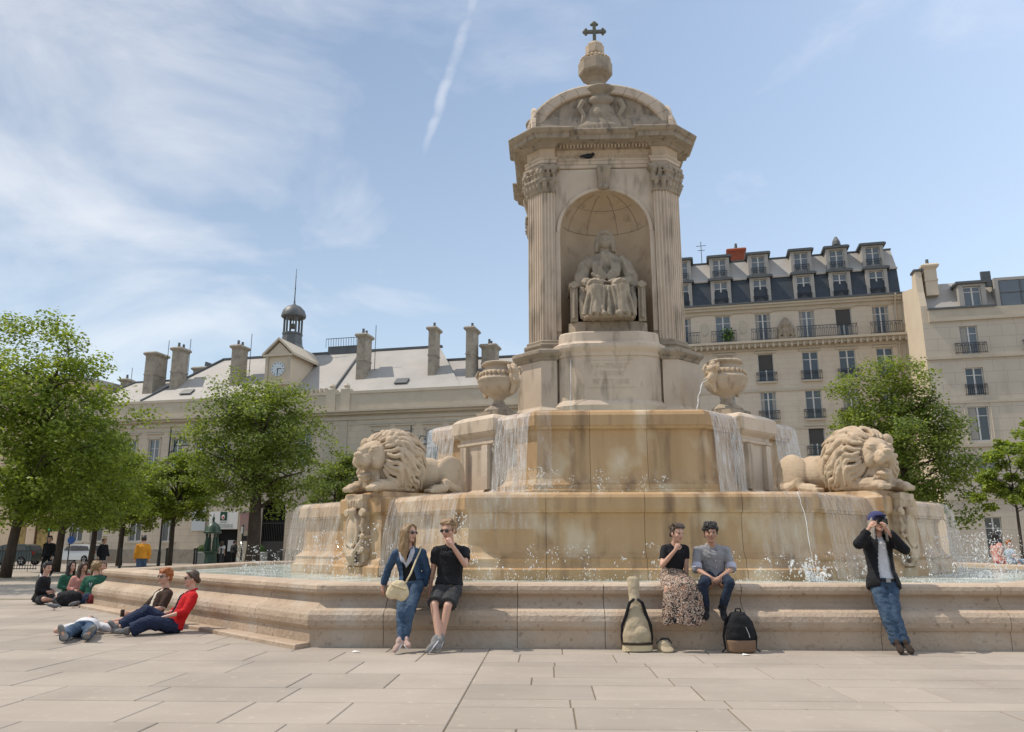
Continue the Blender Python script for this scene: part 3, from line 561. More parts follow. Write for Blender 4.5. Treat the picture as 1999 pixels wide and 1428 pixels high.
# ---- seated figure in the niche: x right, -y towards the viewer, z up from the plinth
def statue():
    root = thing('seated_statue', 'stone statue of a robed seated man with long hair in the niche', 'statue', fpos(0, -1.98, 7.355), PHI)
    b = MB()
    b.ell((0, .05, 1.0), (.58, .42, .40)); b.ell((0, .12, 1.45), (.50, .34, .50)); b.ell((0, .12, 1.82), (.62, .34, .34)); b.ell((0, .08, 2.0), (.44, .28, .22)); b.tube([(0, .08, 2.0), (0, .05, 2.32)], [.2, .15], 10)
    # mantle over shoulders, widening to the arms of the chair
    for s in (-1, 1):
        b.tube([(s * .40, .12, 2.0), (s * .64, .08, 1.72), (s * .74, -.02, 1.40), (s * .84, -.10, 1.06)], [.22, .25, .24, .17], 12)
        b.tube([(s * .74, -.05, 1.3), (s * .55, -.32, 1.18), (s * .22, -.45, 1.20)], [.2, .15, .09], 10); b.ell((s * .16, -.48, 1.19), (.12, .08, .06))
        b.tube([(s * .30, -.05, .98), (s * .36, -.5, .98), (s * .38, -.74, .93)], [.30, .29, .24], 12)      # thigh under the robe
        b.tube([(s * .38, -.70, .95), (s * .37, -.72, .5), (s * .40, -.74, .12)], [.25, .24, .30], 12)       # shin
        b.ell((s * .16 + (.0 if s < 0 else .1), -.92, .10), (.10, .2, .09))
        b.tube([(s * .75, -.3, 1.0), (s * .74, -.5, .6), (s * .66, -.55, .1)], [.12, .14, .16], 9)
    b.rings([[(x * w, -.45 + y * d, z) for x, y in ((-1, 1), (-1, -.7), (-.8, -1), (.8, -1), (1, -.7), (1, 1))][::-1] for w, d, z in ((.74, .46, .02), (.70, .44, .3), (.62, .40, .7), (.54, .34, .98))][::1]); b.box(-.66, .66, -.5, .3, .05, .8)
    # folds of the robe
    rf = random.Random(4)
    for i in range(9): x = -.62 + i * .155; b.tube([(x * .8, -.80 - .05 * (i % 2), .92), (x * 1.05, -.90, .5), (x * 1.2, -.93 + rf.uniform(-.04, .04), .06)], [.04, .055, .07], 7)
    for s in (-1, 1):
        for i in range(4): b.tube([(s * (.12 + .1 * i), -.16 + .03 * i, 1.98 - .02 * i), (s * (.18 + .06 * i), -.28, 1.6 - .06 * i), (-s * (.02 - .03 * i), -.34, 1.36 - .05 * i)], [.05, .055, .045], 7)
        for i in range(5): b.tube([(s * (.55 + .06 * i), -.12 + .05 * i, 1.9 - .05 * i), (s * (.70 + .05 * i), -.16 + .04 * i, 1.45), (s * (.80 + .03 * i), -.15, 1.02)], [.04, .05, .035], 7)
    b.box(-.2, .2, -.56, -.44, 1.12, 1.18)     # open book in the lap
    b.tube([(-.45, -.42, 1.42), (-.2, -.5, 1.25)], [.05, .06], 7)
    # head with long hair
    b.ell((0, -.02, 2.52), (.165, .20, .25)); b.ell((0, -.12, 2.42), (.12, .12, .14)); b.tube([(0, -.2, 2.56), (0, -.245, 2.46)], [.02, .04], 6); b.ell((0, .06, 2.60), (.22, .23, .23))
    for s in (-1, 1):
        b.tube([(s * .10, -.06, 2.80), (s * .21, -.02, 2.62), (s * .23, .0, 2.40), (s * .26, .02, 2.22)], [.07, .09, .10, .07], 8); b.tube([(s * .15, .1, 2.75), (s * .24, .1, 2.5), (s * .26, .12, 2.2)], [.08, .1, .07], 8)
        b.ell((s * .07, -.195, 2.55), (.045, .03, .02)); b.ell((s * .09, -.11, 2.05), (.10, .1, .13))
    b.tube([(-.12, -.14, 2.73), (0, -.18, 2.75), (.12, -.14, 2.73)], [.06, .07, .06], 8)
    dsp = lambda p, n: .03 * fbm((p[0] + p[2] * .25, p[1], p[2]), (11, 9, 2.2)) - .012 * abs(fbm(p, (16, 12, 6))) if p[2] < 2.2 else .006 * fbm(p, (14, 14, 5))
    b.xform(Matrix.Diagonal((.93, 1, 1, 1))); me = sculpt(b, .018, 0, dsp); me.materials.append(M['stone_statue']); link(bpy.data.objects.new('robed_figure', me), root)
    c = MB()
    for s in (-1, 1):
        x = s * .93; c.box(x - .09, x + .09, -.55, .5, .0, .06).box(x - .07, x + .07, -.5, .5, .06, 1.0).box(x - .13, x + .13, -.6, .5, 1.0, 1.1); c.tube([(x, -.58, 1.05), (x, -.62, 1.05)], .1, 10)
        c.box(x - .10, x + .10, -.56, -.5, .0, 1.0); c.tube([(x, -.57, .1), (x, -.57, .95)], [.05, .035], 8)
    c.box(-.95, .95, .4, .52, .0, 1.5).box(-.9, .9, -.4, .45, .55, .68)
    obj('throne', c, 'stone_statue', root)
statue()
# a bird on the cornice
bm_ = MB(); bm_.ell((0, 0, .09), (.16, .07, .075), (0, -.25, 0)); bm_.ell((.14, 0, .17), .05); bm_.tube([(-.12, 0, .08), (-.26, 0, .03)], [.05, .03], 6); bm_.tube([(.18, 0, .17), (.23, 0, .16)], [.015, .005], 5)
for y in (-.02, .02): bm_.tube([(0, y, .06), (.01, y, 0)], .008, 4)
mat('black_feather', (.012, .012, .014), rough=.5)
me = sculpt(bm_, .012, 1); me.materials.append(M['black_feather']); o = bpy.data.objects.new('bird', me); link(o); o.location = fpos(-.42, -2.15, 12.405); o.rotation_euler = (0, 0, .3); tag(o, 'small black bird perched on the tower ledge above the arch', 'bird')
# ================================================================== falling water
def veil(name, k, h, t0, t1, z0, z1, out_, matn, nx=24, nz=14, seed=0):
    a = k * pi / 4; V = []; Fc = []; UV = []; rv = random.Random(seed)
    for i in range(nx + 1):
        t = t0 + (t1 - t0) * i / nx
        for j in range(nz + 1):
            u = j / nz
            if j == 0: d, z = h - .5, z0 + .004
            elif j == 1: d, z = h - .1, z0 + .004
            else:
                q = (j - 1) / (nz - 1); d = h + .03 + out_ * sqrt(q) + .02 * noise.noise(Vector((t * 4, q * 2, seed))); z = z0 - .02 - (z0 - z1) * q ** 1.35
            tt = t + .03 * u * noise.noise(Vector((t * 3, u * 3, seed + 5)))
            V.append((tt * cos(a) + d * sin(a), tt * sin(a) - d * cos(a), z)); UV.append((t, u * (z0 - z1)))
    for i in range(nx):
        for j in range(nz): p = i * (nz + 1) + j; Fc.append((p, p + nz + 1, p + nz + 2, p + 1))
    me = bpy.data.meshes.new(name); me.from_pydata(V, [], Fc); uvl = me.uv_layers.new(name='UVMap')
    for l in me.loops: uvl.data[l.index].uv = UV[l.vertex_index]
    me.polygons.foreach_set('use_smooth', [True] * len(me.polygons)); me.materials.append(M[matn])
    o = bpy.data.objects.new(name, me); link(o); o.location = (FC[0], FC[1], 0); o.rotation_euler = (0, 0, PHI); return tag(o, kind='stuff')
for k in (7, 1):
    for s in (-1, 1):
        veil('falling_water', k, 4.85, s * .82, s * 2.0, 4.53, 2.4, .28, 'veil', 24, 14, k + s)
        veil('falling_water', k, 8.0, s * .95, s * 3.3, 2.40, .80, .34, 'veil_mid', 30, 14, k * 3 + s)
veil('falling_water', 0, 8.0, -3.3, -1.9, 2.395, 1.7, .10, 'veil_thin', 20, 8, 9); veil('falling_water', 0, 8.0, 2.3, 3.3, 2.395, .9, .12, 'veil_thin', 20, 10, 12)
veil('falling_water', 6, 8.0, -3.3, 3.3, 2.395, .8, .3, 'veil', 30, 12, 15); veil('falling_water', 2, 8.0, -3.3, 3.3, 2.395, .8, .3, 'veil', 30, 12, 17)
veil('falling_water', 0, 4.85, -1.95, -1.6, 4.53, 2.7, .1, 'veil_thin', 8, 10, 21)
def splash(name, cx, cy, z, n, spread, hmax, seed, jets=10, dsz=.016):
    b = MB(); rq = random.Random(seed)
    def drop(p, r, v=None):
        o_ = len(b.v); p = Vector(p); L = r * rq.uniform(1, 2.4); up = Vector((0, 0, 1)) if v is None else v.normalized(); a = up.orthogonal().normalized() * r; c = up.cross(a)
        b.add([p + up * L, p + a, p + c, p - a, p - c, p - up * L], [(0, 1, 2), (0, 2, 3), (0, 3, 4), (0, 4, 1), (5, 2, 1), (5, 3, 2), (5, 4, 3), (5, 1, 4)])
    for j in range(jets):
        x, y = cx + rq.uniform(-spread[0], spread[0]), cy + rq.uniform(-spread[1], spread[1]); vx, vy = rq.uniform(-.9, .9), rq.uniform(-.8, .3); h = hmax * rq.uniform(.3, 1); vz = sqrt(2 * 9.8 * h); T = 2 * vz / 9.8
        for i in range(n // jets):
            t = T * (rq.random() if i % 3 else i / (n / jets)); t *= .9; sp_ = .012 + .05 * t; p = (x + vx * t + rq.gauss(0, sp_), y + vy * t + rq.gauss(0, sp_), z + vz * t - 4.9 * t * t + rq.gauss(0, sp_))
            if p[2] > z: drop(p, dsz * rq.choice((.4, .5, .6, .8, 1.1, 1.5)), Vector((vx, vy, vz - 9.8 * t)))
    for i in range(n // 2): drop((cx + rq.uniform(-1, 1) * spread[0], cy + rq.uniform(-1, 1) * spread[1], z + abs(rq.gauss(0, .06))), dsz * rq.uniform(.4, 1.2))
    o = obj(name, b, 'drops', loc=(FC[0], FC[1], 0), rotz=PHI); return tag(o, kind='stuff')
for i_, (x, y, z, n, sp, h, j) in enumerate(((-1.2, -5.5, 2.31, 420, (1.1, .5), .8, 15), (-2.5, -5.2, 2.31, 260, (.4, .4), 1.5, 8), (.9, -5.6, 2.31, 160, (.9, .4), .6, 7), (-5.6, -7.2, .74, 650, (1.2, 1.0), .95, 24), (-3.8, -8.8, .74, 420, (.8, .6), 1.25, 14),
        (-.8, -9.0, .74, 460, (2.2, .7), .7, 17), (2.4, -9.0, .74, 320, (1.6, .7), .65, 12), (-8.2, -4.6, .74, 380, (.5, 1.2), .7, 18), (7.4, -6.0, .74, 1300, (.8, 1.2), 1.05, 50), (8.3, -3.5, .74, 700, (.5, 1.5), .9, 26), (4.6, -8.7, .74, 280, (.9, .6), .7, 11))):
    splash('water_splash', x, y, z, n, sp, h, i_ + 1, j, .0085)
def stream(pts, r, name='water_jet'):
    b = MB(); rq = random.Random(len(pts)); P = []
    for i in range(len(pts) - 1):
        for q in range(6): t = q / 6; P.append(tuple(pts[i][c] * (1 - t) + pts[i + 1][c] * t + rq.gauss(0, .006) for c in range(3)))
    b.tube(P, [r * rq.uniform(.5, 1.3) for _ in P], 6); return tag(obj(name, b, 'drops', loc=(FC[0], FC[1], 0), rotz=PHI, smooth=True), kind='stuff')
stream([(3.05, -8.02, 2.38), (3.1, -8.2, 1.9), (3.13, -8.3, 1.2), (3.15, -8.36, .74)], .007)
splash('water_splash', 3.15, -8.4, .74, 240, (.16, .12), .42, 31, 12, .016)
a = pi / 4; ux_, uy_ = 4.2 * sin(a), -4.2 * cos(a)
stream([(ux_ - .50, uy_ - .45, 5.55), (ux_ - .72, uy_ - .62, 5.42), (ux_ - .85, uy_ - .72, 5.1), (ux_ - .92, uy_ - .78, 4.75), (ux_ - .95, uy_ - .8, 4.5)], .012)
stream([(-1.05, -2.55, 6.9), (-1.06, -2.75, 6.2), (-1.07, -2.85, 5.4), (-1.09, -2.9, 4.5)], .010)
# ================================================================== buildings
def ashlar(name, c1, c2, line, w=1.3, h=.55, mort=.012, rough=.9):
    m = mat(name, c1, c2, .6, rough=rough, c3=tuple(v * .72 for v in c1), s3=1.2, t3=(.55, .8), st3=(1, 1, .4)); t = m.node_tree; N = t.nodes; L = t.links.new; p = N['Principled BSDF']
    src = p.inputs['Base Color'].links[0].from_socket; co = N.new('ShaderNodeTexCoord'); ma = N.new('ShaderNodeMapping'); ma.inputs['Rotation'].default_value = (radians(-90), 0, 0); b = N.new('ShaderNodeTexBrick')
    b.inputs['Scale'].default_value = 1; b.inputs['Brick Width'].default_value = w; b.inputs['Row Height'].default_value = h; b.inputs['Mortar Size'].default_value = mort; b.inputs['Mortar Smooth'].default_value = .3
    L(co.outputs['Object'], ma.inputs[0]); L(ma.outputs[0], b.inputs[0]); x = N.new('ShaderNodeMix'); x.data_type = 'RGBA'; L(b.outputs['Fac'], x.inputs[0]); L(src, x.inputs[6]); x.inputs[7].default_value = (*line, 1); L(x.outputs[2], p.inputs['Base Color']); return m
ashlar('wall_hall', (.59, .50, .395), (.53, .45, .355), (.36, .31, .25)); ashlar('wall_mansard', (.61, .53, .43), (.55, .47, .38), (.40, .33, .25), 1.1, .42, .008); ashlar('wall_right', (.56, .495, .41), (.50, .44, .36), (.34, .30, .25), 1.6, .8)
ashlar('wall_peach', (.60, .47, .335), (.56, .43, .30), (.5, .39, .28))
mat('trim', (.52, .455, .365), (.46, .40, .315), 1.5); mat('zinc', (.40, .375, .345), (.34, .32, .295), .5, rough=.6, c3=(.33, .32, .30), s3=1.1, t3=(.55, .75)); mat('lead', (.075, .082, .088), (.11, .115, .118), 1.5, rough=.5, spec=.5); mat('slate', (.045, .055, .07), (.06, .07, .085), 3, rough=.6, bump=.3, bscale=8)
mat('chimney', (.36, .315, .255), (.29, .255, .205), 2, c3=(.2, .175, .15), s3=2.5, t3=(.5, .75)); mat('brick_red', (.33, .085, .045), (.25, .07, .04), 8); mat('terracotta', (.32, .12, .07)); mat('plaster_warm', (.62, .53, .41), (.56, .47, .36), .7)
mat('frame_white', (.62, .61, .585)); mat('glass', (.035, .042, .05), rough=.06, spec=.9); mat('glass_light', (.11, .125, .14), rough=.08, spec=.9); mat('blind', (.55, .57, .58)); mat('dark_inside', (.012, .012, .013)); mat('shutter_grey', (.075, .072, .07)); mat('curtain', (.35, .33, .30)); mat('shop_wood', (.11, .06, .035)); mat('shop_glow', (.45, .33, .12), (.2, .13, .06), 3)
def wall_holes(s0, s1, z0, z1, holes, dep=.22, mi=0):
    b = MB(); xs = sorted({s0, s1, *[h[0] for h in holes], *[h[1] for h in holes]}); zs = sorted({z0, z1, *[h[2] for h in holes], *[h[3] for h in holes]})
    xs = [x for x in xs if s0 <= x <= s1]; zs = [z for z in zs if z0 <= z <= z1]
    for i in range(len(xs) - 1):
        for j in range(len(zs) - 1):
            cx_, cz_ = (xs[i] + xs[i + 1]) / 2, (zs[j] + zs[j + 1]) / 2
            if any(h[0] < cx_ < h[1] and h[2] < cz_ < h[3] for h in holes): continue
            b.add([(xs[i], 0, zs[j]), (xs[i + 1], 0, zs[j]), (xs[i + 1], 0, zs[j + 1]), (xs[i], 0, zs[j + 1])], [(0, 1, 2, 3)])
    for a, c, e, f in holes:
        b.add([(a, 0, e), (c, 0, e), (c, 0, f), (a, 0, f), (a, dep, e), (c, dep, e), (c, dep, f), (a, dep, f)], [(0, 4, 5, 1), (1, 5, 6, 2), (2, 6, 7, 3), (3, 7, 4, 0)])
    return b
WIN = {}
def window(parent, s, z0, w, h, kind='casement', glass='glass', y=.14, rail=0.0, sill=True):
    key = (round(w, 2), round(h, 2), kind, glass)
    if key not in WIN:
        f = MB(); t = .055; hw = w / 2
        f.box(-hw, -hw + t, 0, .06, 0, h).box(hw - t, hw, 0, .06, 0, h).box(-hw + t, hw - t, 0, .06, h - t, h).box(-hw + t, hw - t, 0, .06, 0, t * 1.3)
        if kind != 'blank': f.box(-.05, .05, -.01, .055, t * 1.3, h - t)
        if kind == 'casement':
            for zz in (.34, .68): f.box(-hw + t, -.05, .012, .05, h * zz, h * zz + .03).box(.05, hw - t, .012, .05, h * zz, h * zz + .03)
        if kind == 'transom': f.box(-hw + t, -.05, .005, .052, h * .72, h * .72 + .05).box(.05, hw - t, .005, .052, h * .72, h * .72 + .05)
        fm = mesh('window', f); fm.materials.append(M['frame_white']); pms = []
        for a, c in ((-hw + t, -.05), (.05, hw - t)):
            pme = mesh('pane', MB().add([(a, .03, t), (c, .03, t), (c, .03, h - t), (a, .03, h - t)], [(0, 1, 2, 3)])); pme.materials.append(M[glass]); pms.append(pme)
        WIN[key] = (fm, pms)
    fm, pms = WIN[key]; o = bpy.data.objects.new('window', fm); link(o, parent); o.location = (s, y, z0)
    for pme in pms: link(bpy.data.objects.new('pane', pme), o)
    return o
RAIL = {}
def railing(parent, s, z, w, h=.9, y=-.25, n=None, name='balcony_rail'):
    key = (round(w, 2), round(h, 2))
    if key not in RAIL:
        b = MB(); hw = w / 2; b.box(-hw, hw, -.02, .02, h - .04, h).box(-hw, hw, -.015, .015, .08, .11).box(-hw, hw, -.012, .012, h * .72, h * .72 + .02)
        n = n or max(4, int(w / .13))
        for i in range(n + 1): x = -hw + w * i / n; b.box(x - .011, x + .011, -.011, .011, 0, h)
        for i in range(n): x = -hw + w * (i + .5) / n; b.box(x - .02, x + .02, -.008, .008, h * .76, h * .88) if i % 2 == 0 else None
        for x in (-hw, hw): b.box(x - .015, x + .015, 0, .28, h - .04, h).box(x - .012, x + .012, .0, .28, .08, .11)
        RAIL[key] = mesh('rail', b); RAIL[key].materials.append(M['black_metal'])
    o = bpy.data.objects.new(name, RAIL[key]); link(o, parent); o.location = (s, y, z); return o
ANG = radians(-13.6)
# ---- town hall on the left
H = thing('town_hall', 'long cream stone civic building with zinc roof, chimneys and clock gable', 'building', (-20.7, 66, 0), ANG)
up = [-17.4, -15.05, -12.75, -10.44, -8.17, -5.9, -3.6, 10.36, 12.54, 14.8, 17.0, 19.2, 21.4]; gw = [-17.3, -15.3, -11.5, -8.3, 6.2, 9.2, 12.2, 15.2, 18.2, 21.2]
holes = [(s - .52, s + .52, 7.9, 10.35) for s in up] + [(s - .62, s + .62, 1.75, 4.6) for s in gw] + [(-3.75, -1.75, .02, 2.72), (.3, 2.45, .02, 5.3)] + [(s - .55, s + .55, 7.7, 10.5) for s in (.2, 2.0, 3.8)]
obj('wall', wall_holes(-18.6, 24.5, -.03, 12.0, holes), 'wall_hall', H)
ro = MB().box(-18.6, -18.4, .01, 12, 0, 12).box(24.3, 24.5, .01, 12, 0, 12); obj('side_wall', ro, 'wall_hall', H)
for i, s in enumerate(up):
    w = window(H, s, 7.9, 1.04, 2.45, 'casement', 'glass' if i % 3 else 'glass_light'); obj('surround', MB().box(s - .68, s - .53, -.05, .02, 7.8, 10.5).box(s + .53, s + .68, -.05, .02, 7.8, 10.5).box(s - .68, s + .68, -.05, .02, 10.36, 10.52).box(s - .85, s + .85, -.14, .02, 10.78, 10.9).box(s - .78, s + .78, -.12, .02, 7.72, 7.86), 'trim', H)
    if i in (2, 7, 8, 9): obj('roller_blind', MB().box(s - .46, s + .46, .10, .13, (9.0 if i != 2 else 8.3), (10.3 if i != 2 else 9.2)), 'blind', w).matrix_parent_inverse = Matrix.Translation((-s, -.14, -7.9))
for s in (.2, 2.0, 3.8): window(H, s, 7.7, 1.1, 2.8, 'casement', 'glass_light')
for s in gw: window(H, s, 1.75, 1.24, 2.85, 'transom', 'glass'); obj('surround', MB().box(s - .8, s + .8, -.1, .02, 1.58, 1.74), 'trim', H)
obj('plinth', MB().box(-18.65, -3.8, -.12, 0, -.02, 1.1).box(2.5, 24.5, -.12, 0, -.02, 1.1), 'chimney', H)
co = MB().box(-18.8, 24.6, -.10, .02, 11.35, 11.6).box(-18.9, 24.7, -.32, .02, 11.78, 11.98).box(-19.0, 24.8, -.55, .02, 11.98, 12.12).box(-18.8, 24.6, -.08, .02, 6.3, 6.65).box(-18.8, 24.6, -.16, .02, 6.65, 6.78).box(-18.8, 24.6, -.05, .02, 10.95, 11.1)
obj('cornice', co, 'trim', H); obj('parapet', MB().box(-18.4, 24.3, .1, .5, 12.1, 13.55).box(-18.5, 24.4, .03, .56, 13.55, 13.78), 'trim', H)
for s in (-18.3, 5.9, 7.2, 24.2): obj('corner_strip', MB().box(s - .35, s + .35, -.08, .01, .0, 11.3).box(s - .42, s + .42, .02, .62, 12.13, 14.0).lathe([(.3, 14.0), (.22, 14.1), (.26, 14.3), (.1, 14.5)], 12, (s, .3, 0)), 'trim', H)
for i in range(9): s = 1.9 + i * .42; obj('parapet_tooth', MB().box(s, s + .2, .1, .45, 13.8, 14.15), 'trim', H)
def roof_quad(name, pts, m='zinc', th=.08):
    v = [Vector(p) for p in pts]; n = (v[1] - v[0]).cross(v[2] - v[0]).normalized() * th
    return obj(name, MB().add([*v, *[p - n for p in v]], [(0, 1, 2, 3), (7, 6, 5, 4), (0, 4, 5, 1), (1, 5, 6, 2), (2, 6, 7, 3), (3, 7, 4, 0)]), m, H)
RZ = 18.7
roof_quad('roof', [(-8.0, .35, 13.8), (17.0, .35, 13.8), (13.2, 6.2, RZ), (-8.3, 6.2, RZ)]); roof_quad('roof', [(-18.6, .35, 13.8), (-8.0, .35, 13.8), (-11.6, 4.0, 16.4), (-16.2, 4.0, 16.4)]); roof_quad('roof', [(-12.6, .36, 13.81), (-7.9, .36, 13.81), (-8.3, 6.2, RZ), (-8.6, 6.2, RZ)]); roof_quad('roof', [(16.9, .35, 13.8), (24.3, .35, 13.8), (24.3, 5.4, 17.2), (13.2, 5.4, 17.2)])
roof_quad('roof', [(13.2, 6.2, RZ), (-8.3, 6.2, RZ), (-8.3, 12, 14), (13.2, 12, 14)][::-1] and [(-8.3, 6.3, RZ), (13.2, 6.3, RZ), (13.2, 12, 14), (-8.3, 12, 14)], 'zinc'); roof_quad('roof', [(-16.2, 4.0, 16.4), (-11.6, 4.0, 16.4), (-11.6, 9, 14), (-16.2, 9, 14)])
obj('ridge_cap', MB().box(-8.5, 13.4, 6.05, 6.4, RZ - .06, RZ + .14).box(13.2, 24.3, 5.25, 5.6, 17.15, 17.35).box(-16.3, -11.5, 3.9, 4.15, 16.36, 16.52), 'lead', H)
obj('hip_cap', MB().tube([(-18.6, .35, 13.86), (-16.2, 4.0, 16.46)], .09, 6).tube([(-12.6, .4, 13.9), (-8.5, 6.1, RZ + .05)], .1, 6), 'lead', H); obj('roof_seam', MB().tube([(5.9, .4, 13.95), (5.7, 6.2, RZ + .05)], .12, 6), 'lead', H)
for s in (-17.2, -8.6, 11.6): obj('skylight', MB().box(-.55, .55, -.4, .4, 0, .1), 'lead', H).matrix_local = Matrix.Translation((s, 1.3, 14.66 if s > -10 else 14.55)) @ Matrix.Rotation(radians(39), 4, 'X')
def chimney(s, y, w, d, z0, z1, pots=2, m='chimney', parent=H):
    c = obj('chimney', MB().box(s - w / 2, s + w / 2, y - d / 2, y + d / 2, z0, z1).box(s - w / 2 - .04, s + w / 2 + .04, y - d / 2 - .04, y + d / 2 + .04, z0 + (z1 - z0) * .5, z0 + (z1 - z0) * .5 + .12), m, parent)
    obj('chimney_cap', MB().sweep([(s - w / 2, y - d / 2), (s + w / 2, y - d / 2), (s + w / 2, y + d / 2), (s - w / 2, y + d / 2)], [(0.005, z1 - .2), (.05, z1 - .12), (.16, z1 - .03), (.18, z1 + .1), (.08, z1 + .22)]), m, c)
    for i in range(pots): obj('chimney_pot', MB().lathe([(.13, 0), (.10, .45), (.12, .48)], 10, (s, y - d / 2 + d * (i + .5) / pots, z1 + .2)), 'lead', c)
for a in ((-13.1, 2.6, 1.0, 1.7, 14.6, 18.5, 0), (-10.6, 2.6, .8, 1.3, 14.6, 18.85, 2), (-4.5, 2.6, .8, 1.3, 14.6, 18.7, 2), (7.55, 2.6, .8, 1.3, 14.6, 19.0, 2), (13.9, 2.6, .62, 1.2, 14.6, 19.2, 1), (17.25, 2.6, .65, 1.5, 14.6, 18.95, 1), (-11.4, 8, 2.6, .9, 14.6, 18.3, 5), (-21.4, 9, .7, .9, 12, 17.8, 1), (18.6, 3.4, 1.2, 1.2, 14.6, 17.6, 2)): chimney(*a)
obj('side_wing', MB().box(-27, -18.6, 6, 14, 0, 13.2), 'wall_hall', H)
for s, y, z in ((-10.1, 3.2, 14.9), (-12.4, 3.2, 14.9), (-20.9, 9, 14), (-3.8, 3.2, 15), (8.3, 3.2, 15)): obj('lightning_rod', MB().tube([(s, y, z), (s, y, z + 5.2)], .03, 5), 'lead', H)
# clock gable
cg = obj('clock_gable', MB().rings([[(-.25, .1, 13.8), (2.0, .1, 13.8), (2.0, .1, 17.3), (.875, .1, 18.35), (-.25, .1, 17.3)], [(-.25, 8, 13.8), (2.0, 8, 13.8), (2.0, 8, 17.3), (.875, 8, 18.35), (-.25, 8, 17.3)]][::-1]), 'plaster_warm', H)
for sx in (-1, 1):
    q = [(.875, -.12, 18.75), (.875 + sx * 1.5, -.12, 17.35), (.875 + sx * 1.5, 8.2, 17.35), (.875, 8.2, 18.75)]; v = [Vector(p) for p in (q if sx > 0 else q[::-1])]
    obj('gable_roof', MB().add([*v, *[p - Vector((0, 0, .22)) for p in v]], [(3, 2, 1, 0), (4, 5, 6, 7), (0, 1, 5, 4), (1, 2, 6, 5), (2, 3, 7, 6), (3, 0, 4, 7)]), 'trim', cg)
obj('gable_moulding', MB().box(-.5, 2.25, -.12, .08, 17.1, 17.28).box(-.4, 2.15, -.1, .09, 14.6, 14.85).box(-.3, -.05, -.02, .09, 14.85, 17.1).box(1.8, 2.05, -.02, .09, 14.85, 17.1), 'trim', cg)
mat('clock_face', (.62, .68, .72)); mat('clock_mark', (.05, .06, .09))
ck = MB().lathe([(.62, 0), (.62, .05)], 32); ck.xform(Matrix.Translation((.875, .08, 16.0)) @ Matrix.Rotation(radians(90), 4, 'X')); co_ = obj('clock', ck, 'clock_face', cg)
for i in range(12): obj('hour_mark', MB().box(-.03, .03, -.012, 0, .46, .57).xform(Matrix.Translation((.875, .028, 16.0)) @ Matrix.Rotation(i * pi / 6, 4, 'Y')), 'clock_mark', co_)
for a, L in ((radians(88), .34), (radians(180), .5)):
    i0 = MB().box(-.03, .03, -.03, -.013, -.06, L); i0.xform(Matrix.Translation((.875, .028, 16.0)) @ Matrix.Rotation(a, 4, 'Y')); obj('clock_hand', i0, 'clock_mark', co_)
# bell cupola
cu = obj('cupola', MB().lathe([(1.6, 18.2), (1.35, 18.8), (1.0, 19.4), (.9, 20.3), (.96, 20.35), (.96, 20.5)], 8, (-.75, 5, 0)), 'lead', H)
for i in range(6): a = i * pi / 3 + .3; obj('cupola_post', MB().tube([(-.75 + .8 * cos(a), 5 + .8 * sin(a), 20.5), (-.75 + .8 * cos(a), 5 + .8 * sin(a), 22.1)], .10, 8), 'lead', cu)
obj('cupola_dome', MB().lathe([(1.05, 22.0), (1.14, 22.1), (1.12, 22.3), (.98, 22.7), (.65, 23.05), (.22, 23.25), (.08, 23.4), (.08, 23.6)], 16, (-.75, 5, 0)), 'lead', cu, smooth=True, angle=35)
obj('bell', MB().lathe([(.3, 21.0), (.24, 21.1), (.16, 21.4), (.05, 21.5)], 12, (-.75, 5, 0)).tube([(-.75, 5, 21.4), (-.75, 5, 22.1)], .05, 6), 'bronze', cu); obj('spire', MB().tube([(-.75, 5, 23.4), (-.75, 5, 26.8)], [.06, .02], 6).ell((-.75, 5, 24.9), .07).ell((-.75, 5, 26.0), .06), 'lead', cu)
obj('roof_terrace', MB().box(2.4, 6.0, 6.0, 8, 18.5, 19.3), 'lead', H); tr_ = MB().box(2.2, 6.2, 5.9, 5.94, 20.0, 20.05)
for i in range(17): tr_.box(2.2 + i * .25, 2.23 + i * .25, 5.9, 5.93, 19.2, 20.05)
obj('terrace_rail', tr_, 'black_metal', H)
# doorway, sign panel and gateway
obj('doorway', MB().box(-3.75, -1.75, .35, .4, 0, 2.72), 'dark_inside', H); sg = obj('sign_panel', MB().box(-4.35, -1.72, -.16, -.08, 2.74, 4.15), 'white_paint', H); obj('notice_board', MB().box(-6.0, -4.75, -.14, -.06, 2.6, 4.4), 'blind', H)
mat('logo_green', (.03, .075, .045)); mat('logo_red', (.6, .03, .03)); mat('sign_text', (.33, .38, .36))
lg = obj('logo', MB().box(-3.35, -2.72, -.18, -.163, 3.42, 4.12), 'logo_green', sg); obj('logo_flame', MB().prism_y([(-3.04 + .17 * cos(t) * (1 if cos(t) < .3 else .7), 3.70 + .2 * sin(t)) for t in [i * pi / 8 for i in range(16)]], -.192, -.181), 'white_paint', lg); obj('logo_drop', MB().prism_y([(-3.04 + .09 * cos(t), 3.66 + .1 * sin(t)) for t in [i * pi / 6 for i in range(12)]], -.2, -.193), 'logo_red', lg)
tx = MB()
rx = random.Random(2)
for z, x0, x1 in ((3.24, -3.35, -2.75), (3.02, -3.65, -2.15), (2.86, -3.6, -2.15)):
    x = x0
    while x < x1: w = rx.uniform(.03, .07); tx.box(x, x + w, -.175, -.162, z, z + rx.choice((.07, .09, .12))); x += w + .035
obj('sign_lettering', tx, 'sign_text', sg); obj('door_notice', MB().box(-2.75, -2.15, .28, .33, .95, 1.85), 'blind', H)
ar = [(.3, 5.3)] + [(1.375 - 1.075 * cos(pi * i / 12), 4.2 + 1.1 * sin(pi * i / 12)) for i in range(13)] + [(2.45, 5.3)]
